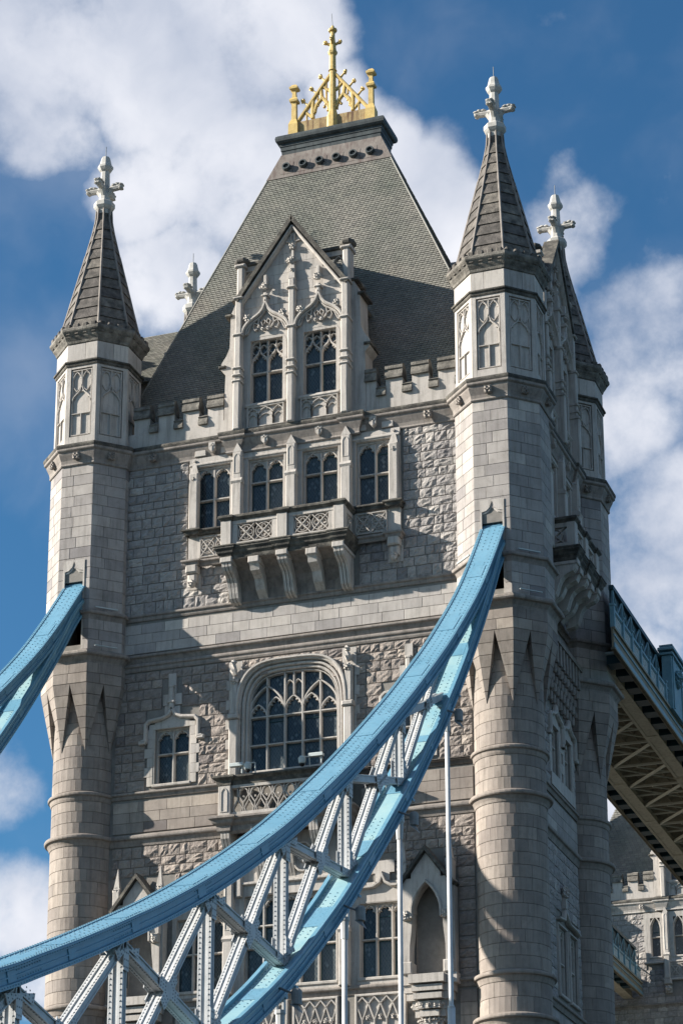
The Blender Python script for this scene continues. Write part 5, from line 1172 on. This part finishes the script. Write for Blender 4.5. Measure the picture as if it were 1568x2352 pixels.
# ------------------------------------------------------------------ high walkways
def walkway(x0, y0, y1, label):
    T = thing('high_walkway', label, 'walkway', (x0, y0, 43.3), None); X = XY(); zb = 43.3
    for s in (-1, 1):
        a, c = sorted((x0+s*1.28, x0+s*1.93)); b = B(); y0 = 10.4; b.box(X, a, c, y0, y1, zb, zb+.5); b.box(X, a-.04, a+.1, y0, y1, zb-.02, zb); b.box(X, c-.1, c+.04, y0, y1, zb-.02, zb)
        y = y0+2
        while y < y1: b.box(X, a-.02, c+.02, y, y+.7, zb-.035, zb-.0); y += 6.87
        b.obj('box_beam', 'cream_paint', T)
    p = 3.44; n = int((y1-y0)/p); yb = 13.35-p
    first = {}
    def rep(key, mk, dy):
        if key not in first: first[key] = mk(); return
        o = first[key]; c = o.copy(); C.objects.link(c); c.location = o.location+Vector((0, dy, 0))
        for ch in o.children: d = ch.copy(); C.objects.link(d); d.parent = c
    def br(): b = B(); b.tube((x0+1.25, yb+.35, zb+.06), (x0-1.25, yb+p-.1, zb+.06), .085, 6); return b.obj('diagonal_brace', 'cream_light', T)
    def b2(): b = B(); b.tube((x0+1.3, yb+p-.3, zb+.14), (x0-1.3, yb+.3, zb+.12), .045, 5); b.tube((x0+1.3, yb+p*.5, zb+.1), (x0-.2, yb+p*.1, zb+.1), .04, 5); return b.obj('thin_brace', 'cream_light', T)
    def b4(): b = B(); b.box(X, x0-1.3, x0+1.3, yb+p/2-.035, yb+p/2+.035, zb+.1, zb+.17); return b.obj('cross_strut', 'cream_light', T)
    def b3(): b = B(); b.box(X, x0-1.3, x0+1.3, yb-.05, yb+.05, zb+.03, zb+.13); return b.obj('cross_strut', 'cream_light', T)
    for i in range(n):
        rep('a', br, i*p); rep('b', b2, i*p); rep('c', b3, i*p); rep('d', b4, i*p)
    b = B(); nx = 4; cw = 2.56/nx
    for i in range(int((y1-y0)/.86)):
        for j in range(nx):
            xa, ya = x0-1.28+j*cw, y0+i*.86; m = (xa+cw/2, ya+.43, zb+.62)
            b.add([(xa, ya, zb+.30), (xa+cw, ya, zb+.30), (xa+cw, ya+.86, zb+.30), (xa, ya+.86, zb+.30), m], [(0, 1, 4), (1, 2, 4), (2, 3, 4), (3, 0, 4)])
    b.obj('buckle_plates', 'cream_shaded_grimy', T, kind='stuff')
    yw = y0
    for s in (-1, 1):
        y0 = 7.3 if s > 0 else 8.7
        a, c = sorted((x0+s*1.93, x0+s*2.62)); b = B(); b.box(X, a, c, 8.9, y1, zb+.42, zb+.5); b.obj('footway_floor', 'railing_white', T)
        def mk(): b = B(); b.box(X, a, c, 9.1, 9.9, zb+.02, zb+.42); return b.obj('cantilever_rib', 'teal_steel', T)
        key = 'r%d' % s
        for i in range(int((y1-9)/1.72)-1): rep(key, mk, i*1.72)
        e0, e1 = sorted((x0+s*2.60, x0+s*2.69)); b = B(); b.box(X, e0, e1, y0, y1, zb, zb+1.0); b.box(X, e0-.04, e1+.06, y0, y1, zb-.0, zb+.08); b.box(X, e0-.02, e1+.08, y0, y1, zb+.92, zb+1.02)
        b.obj('fascia_beam', 'cream_shaded_grimy', T)
        b = B(); e2 = e1 if s > 0 else e0; b.box(X, min(e2, e2+s*.05), max(e2, e2+s*.05), y0, y1, zb+.05, zb+.3); b.box(X, min(e2, e2+s*.04), max(e2, e2+s*.04), y0, y1, zb+.62, zb+.7); b.obj('fascia_rib', 'railing_blue', T)
        b = B(); x = x0+s*2.2; b.box(X, x-.02, x+.02, 9.0, y1, 44.3, 46.75); b.obj('side_screen', 'teal_steel', T)
        G = Fr((x0+s*2.64, 0, 0), (0, 1, 0), (s, 0, 0)); yp = 7.4 if s > 0 else 7.4+1.72
        def mkp():
            b = B(); b.box(G, yp-.09, yp+.09, 44.32, 45.3, -.08, .12, ch=.02); b.box(G, yp-.12, yp+.12, 45.3, 45.4, -.1, .15, ch=.02); return b.obj('railing_post', 'railing_blue', T)
        def mkq():
            b = B(); u0, u1 = yp+.1, yp+1.62; b.box(G, u0, u1, 44.32, 44.44, -.06, .07); b.box(G, u0, u1, 45.1, 45.22, -.06, .08); b.bar(G, [(u0+.06, 44.47), (u1-.06, 44.47), (u1-.06, 45.08), (u0+.06, 45.08)], .07, -.03, .05, closed=True); b.box(G, u0+.05, u1-.05, 44.45, 45.1, -.04, -.02)
            o = b.obj('railing_panel', 'railing_blue', T); b = B(); diaper(b, G, u0+.14, u1-.14, 44.54, 45.0, -.02, .025, 3); b.obj('quatrefoils', 'railing_white', o); return o
        def mkr():
            b = B(); H = Fr((x0+s*2.3, 0, 0), (0, 1, 0), (s, 0, 0)).sh(du=1.72); b.bar(H, [(yp, 45.1), (yp+1.72, 46.8)], .06, -.03, .03); b.bar(H, [(yp+1.72, 45.1), (yp, 46.8)], .06, -.03, .03); b.box(H, yp-.04, yp+.04, 44.3, 46.8, -.04, .04); return b.obj('lattice_bay', 'railing_blue', T)
        for i in range(int((y1-y0)/1.72)): rep('p%d' % s, mkp, i*1.72); rep('q%d' % s, mkq, i*1.72); rep('l%d' % s, mkr, i*1.72)
        b = B(); x = x0+s*2.25; b.box(X, x-.1, x+.12, 9.0, y1, 46.75, 46.95); b.box(X, x-.02, x+.04, 9.0, y1, 44.4, 45.4)
        y = 10.5
        while y < y1: b.box(X, x-.03, x+.05, y, y+.14, 46.95, 47.08); y += 3.44
        b.obj('top_rail', 'teal_steel', T)
        b = B(); x = x0+s*2.75; b.box(X, x-.3, x+.15, 18.3, 20.8, 44.2, 46.9, ch=.05); b.box(X, x-.4, x+.25, 18.2, 20.9, 46.9, 47.0); b.box(X, x-.45, x+.32, 18.1, 21.0, 47.1, 47.25, ch=.04); b.box(X, x-.38, x+.25, 18.2, 20.9, 47.3, 47.38); b.box(X, x+.1, x+.2, 18.5, 18.7, 44.3, 46.9); b.box(X, x+.1, x+.2, 20.4, 20.6, 44.3, 46.9)
        b.leafy(Fr((x+.15, 0, 0), (0, 1, 0), (s, 0, 0)), 19.5, 46.0, 0, .5, 9); b.obj('crest_panel', 'railing_blue', T)
    return T

# ------------------------------------------------------------------ far tower
def far_tower():
    Y0 = 82.0; T = thing('bridge_tower', 'second stone bridge tower in the distance, seen low on the right beneath the walkway', 'tower', (W_/2, Y0+HY, 8))
    F = Fr((0, Y0, 0), (1, 0, 0), (0, -1, 0)); c = 9.74
    wins = [(6.2, 6.8), (7.87, 8.47), (11.0, 11.6), (12.68, 13.28)]
    b = B(); wall_core(b, F, 1.2, 17.5, 8, 52.2, [(5.4, 14.1, 47.4, 51.2)]); b.obj('front_wall', 'mortar', T)
    wall_stones('rusticated_block', F, 2.0, 16.6, 44.5, 51.2, .43, .6, [(5.75, 13.8, 47.4, 51.2), (7.0, 12.5, 45.2, 47.4)], 'cornish_granite', T, .02, rock=.06, gap=.03, proud=0)
    wall_stones('rusticated_block', F, 2.0, 16.6, 34, 44.3, .43, .6, [], 'cornish_granite', T, .02, rock=.06, gap=.03, proud=0)
    b = B(); G = F.sh(dw=.1); wall_core(b, G, 5.75, 13.8, 47.4, 51.2, [(a-.05, e+.05, 47.9, 50.8) for a, e in wins], 0, .4); wall_core(b, G, 7.0, 12.5, 46.2, 47.4, [], 0, .1)
    quoins(b, F, 5.75, -1, .1, 47.4, 51.2); b.box(G, 5.6, 13.9, 47.4, 47.55, -.1, .12, ch=.04); b.box(G, 6.9, 12.6, 46.1, 46.3, -.1, .12, ch=.04)
    diaper(b, G, 7.5, 8.9, 46.35, 47.3, 0, .1, 2); diaper(b, G, 10.6, 12.0, 46.35, 47.3, 0, .1, 2)
    b.obj('bay_wall', 'portland_stone', T)
    for a, e in wins: window(T, G, a, e, 47.95, 50.0, .75, 'pointed', 1, [49.4], frame=.16, tracery='none')
    for x in (7.3, 9.74, 12.18):
        pier(T, G, x-.2, x+.2, 46.2, 51.1, -.1, .3, steps=(48.0,)); q = B(); q.box(G, x-.28, x+.28, 45.8, 46.2, -.1, .3, ch=.06); q.blob(G(x, 45.5, .15), .25, jit=.3); q.box(G, x-.25, x+.25, 45.2, 45.8, -.2, .0); q.obj('corbel_head', 'portland_stone', T)
    p = lambda *a: [tuple(F(x, 0, w_).xy) for x, w_ in a]; br = ((1.4, 0), (c-3.0, 0), (c-3.0, .22), (c-2.4, .22), (c-2.4, .12), (c+2.4, .12), (c+2.4, .22), (c+3.0, .22), (c+3.0, 0), (17.4, 0))
    q = B(); q.mould(p(*br), prof_cornice(52.12, .85, .31)); q.obj('cornice', 'portland_stone', T)
    q = B(); q.mould(p(*br), [(.2, 52.02), (.325, 52.04), (.35, 52.12), (.34, 52.2), (.2, 52.28), (-.1, 52.42)]); q.obj('cornice_coping', 'weathered_coping', T)
    for x in (5.6, 3.2): q = B(); rosette(q, F, x, 51.66, .3, .2); q.obj('rosette', 'portland_stone', T)
    for z, h, o in ((44.55, .4, .2), (42.7, .6, .25), (36.6, .4, .2)): q = B(); q.mould(p((1.4, 0), (17.4, 0)), prof_string(z, h, o)); q.obj('string_course', 'string_stone', T)
    dormer(T, F, c); battlement(T, F, [(1.7, c-3.2), (c+3.2, 17)], phase=2.28)
    for x, y in ((0, Y0+.4), (W_, Y0+.4)): turret(T, x, y, False, lite=True, fine=(), slabs=False)
    A_, B_, ZT = 2.41, .75, 68.75; kx, ky = .437, .2214; zb = 52.3; C_ = 9.4; hy = Y0+.4+HY
    def rp(sx, sy, z): return Vector((C_+sx*(A_+kx*(ZT-z)), hy+sy*(B_+ky*(ZT-z)), z))
    b = B(); vs = [rp(sx, sy, z) for z in (zb, ZT) for sx, sy in ((-1, -1), (1, -1), (1, 1), (-1, 1))]
    b.add(vs, [(0, 1, 5, 4), (1, 2, 6, 5), (2, 3, 7, 6), (3, 0, 4, 7), (3, 2, 1, 0), (4, 5, 6, 7)]); b.obj('roof', 'roof_underlay', T)
    slates(T, rp(-1, -1, zb), rp(1, -1, zb), rp(1, -1, ZT), rp(-1, -1, ZT), None, 1, sw=.3, ch=.19, indiv=False)
    b = B(); b.box(XY(), -.4, W_+.4, Y0+.5, Y0+HY*2, 8, 52.3); b.obj('tower_body', 'mortar', T)
    return T

def cctv(x, z, label, kind):
    T = thing('security_camera', label, 'security camera', (x, -1.2, z), None)
    b = B()
    if kind == 0:
        b.loft([(z+.02, .05), (z+.1, .14), (z+.3, .16), (z+.38, .1)], n=12, cx=x, cy=-1.4); b.obj('housing', 'railing_white', T)
        b = B(); b.blob((x, -1.4, z+.05), .11, n=10, m=6, jit=0); b.obj('dome', 'dark_void', T)
        b = B(); b.tube((x, -1.4, z+.36), (x+.22, -1.15, z+.42), .03, 6); b.tube((x+.22, -1.15, z+.42), (x+.22, -1.1, z-.1), .03, 6); b.obj('arm', 'railing_white', T)
    else:
        b.box(XY(), x-.3, x+.3, -1.5, -1.28, z+.15, z+.3, ch=.03); b.obj('housing', 'railing_white', T); b = B(); b.tube((x+.22, -1.38, z-.15), (x+.22, -1.38, z+.16), .03, 6); b.obj('arm', 'railing_white', T)

NT = make_tower()
CH = chain(W_, 'blue riveted suspension chain with white cross bracing leaving the right front turret')
cl = copy_tree(CH, (-W_, 0, 0)); cl['label'] = 'blue suspension chain leaving the left front turret at the left edge'
hanger(-8.5, 24.6, 'white hanger rod nearest the right turret, with thick coupling low down'); hanger(-14.15, 18, 'middle white hanger rod, just left of the right-hand carved niche'); hanger(-19.72, 17, 'third white hanger rod from the right, in front of the lower windows'); hanger(-25.25, 16, 'white hanger rod furthest left, only its top showing at the bottom edge')
walkway(W_, 8.7, 81.6, 'high walkway behind the tower on the right, cream latticed underside and pale blue railing')
w2 = [o for o in bpy.data.objects if o.name == 'high_walkway'][0]; c2 = copy_tree(w2, (-W_+2.75, 0, 1.7)); c2['label'] = 'far end of the other walkway meeting the distant tower, bottom right'
far_tower()
cctv(7.42, 36.72, 'flat white camera box at the left end of the lower balcony rail', 1); cctv(7.9, 36.62, 'white dome camera beside the flat camera box, lower balcony rail', 0)
cctv(10.25, 36.62, 'white dome camera under the middle of the great arched window', 0); cctv(10.85, 36.78, 'long white floodlit camera housing right of the middle dome camera', 1)
floodlight((19.45, -10.17, 34.75), 'small grey floodlight under the chain nearest the right turret')
floodlight((19.45, -15.5, 29.4), 'small grey floodlight right of the middle hanger rod top')
floodlight((19.45, -20.95, 24.85), 'small grey floodlight beside the low chord in front of the right-hand windows')
floodlight((19.45, -26.45, 21.1), 'small grey floodlight lowest on the chain, bottom edge')
if 'spire_slab_rest' in STONES:
    rest = {}
    for (pr, vs, fs, t, parent, m) in STONES.pop('spire_slab_rest'): rest.setdefault(parent.name, (parent, B()))[1].add(vs, fs, t)
    for pn, (parent, b) in rest.items(): b.obj('spire_slabs', 'lichen_stone', parent, kind='stuff')
flush_stones({})
print('objects', len(bpy.data.objects), 'tris', sum(len(o.data.polygons)*2 for o in bpy.data.objects if o.type == 'MESH'))
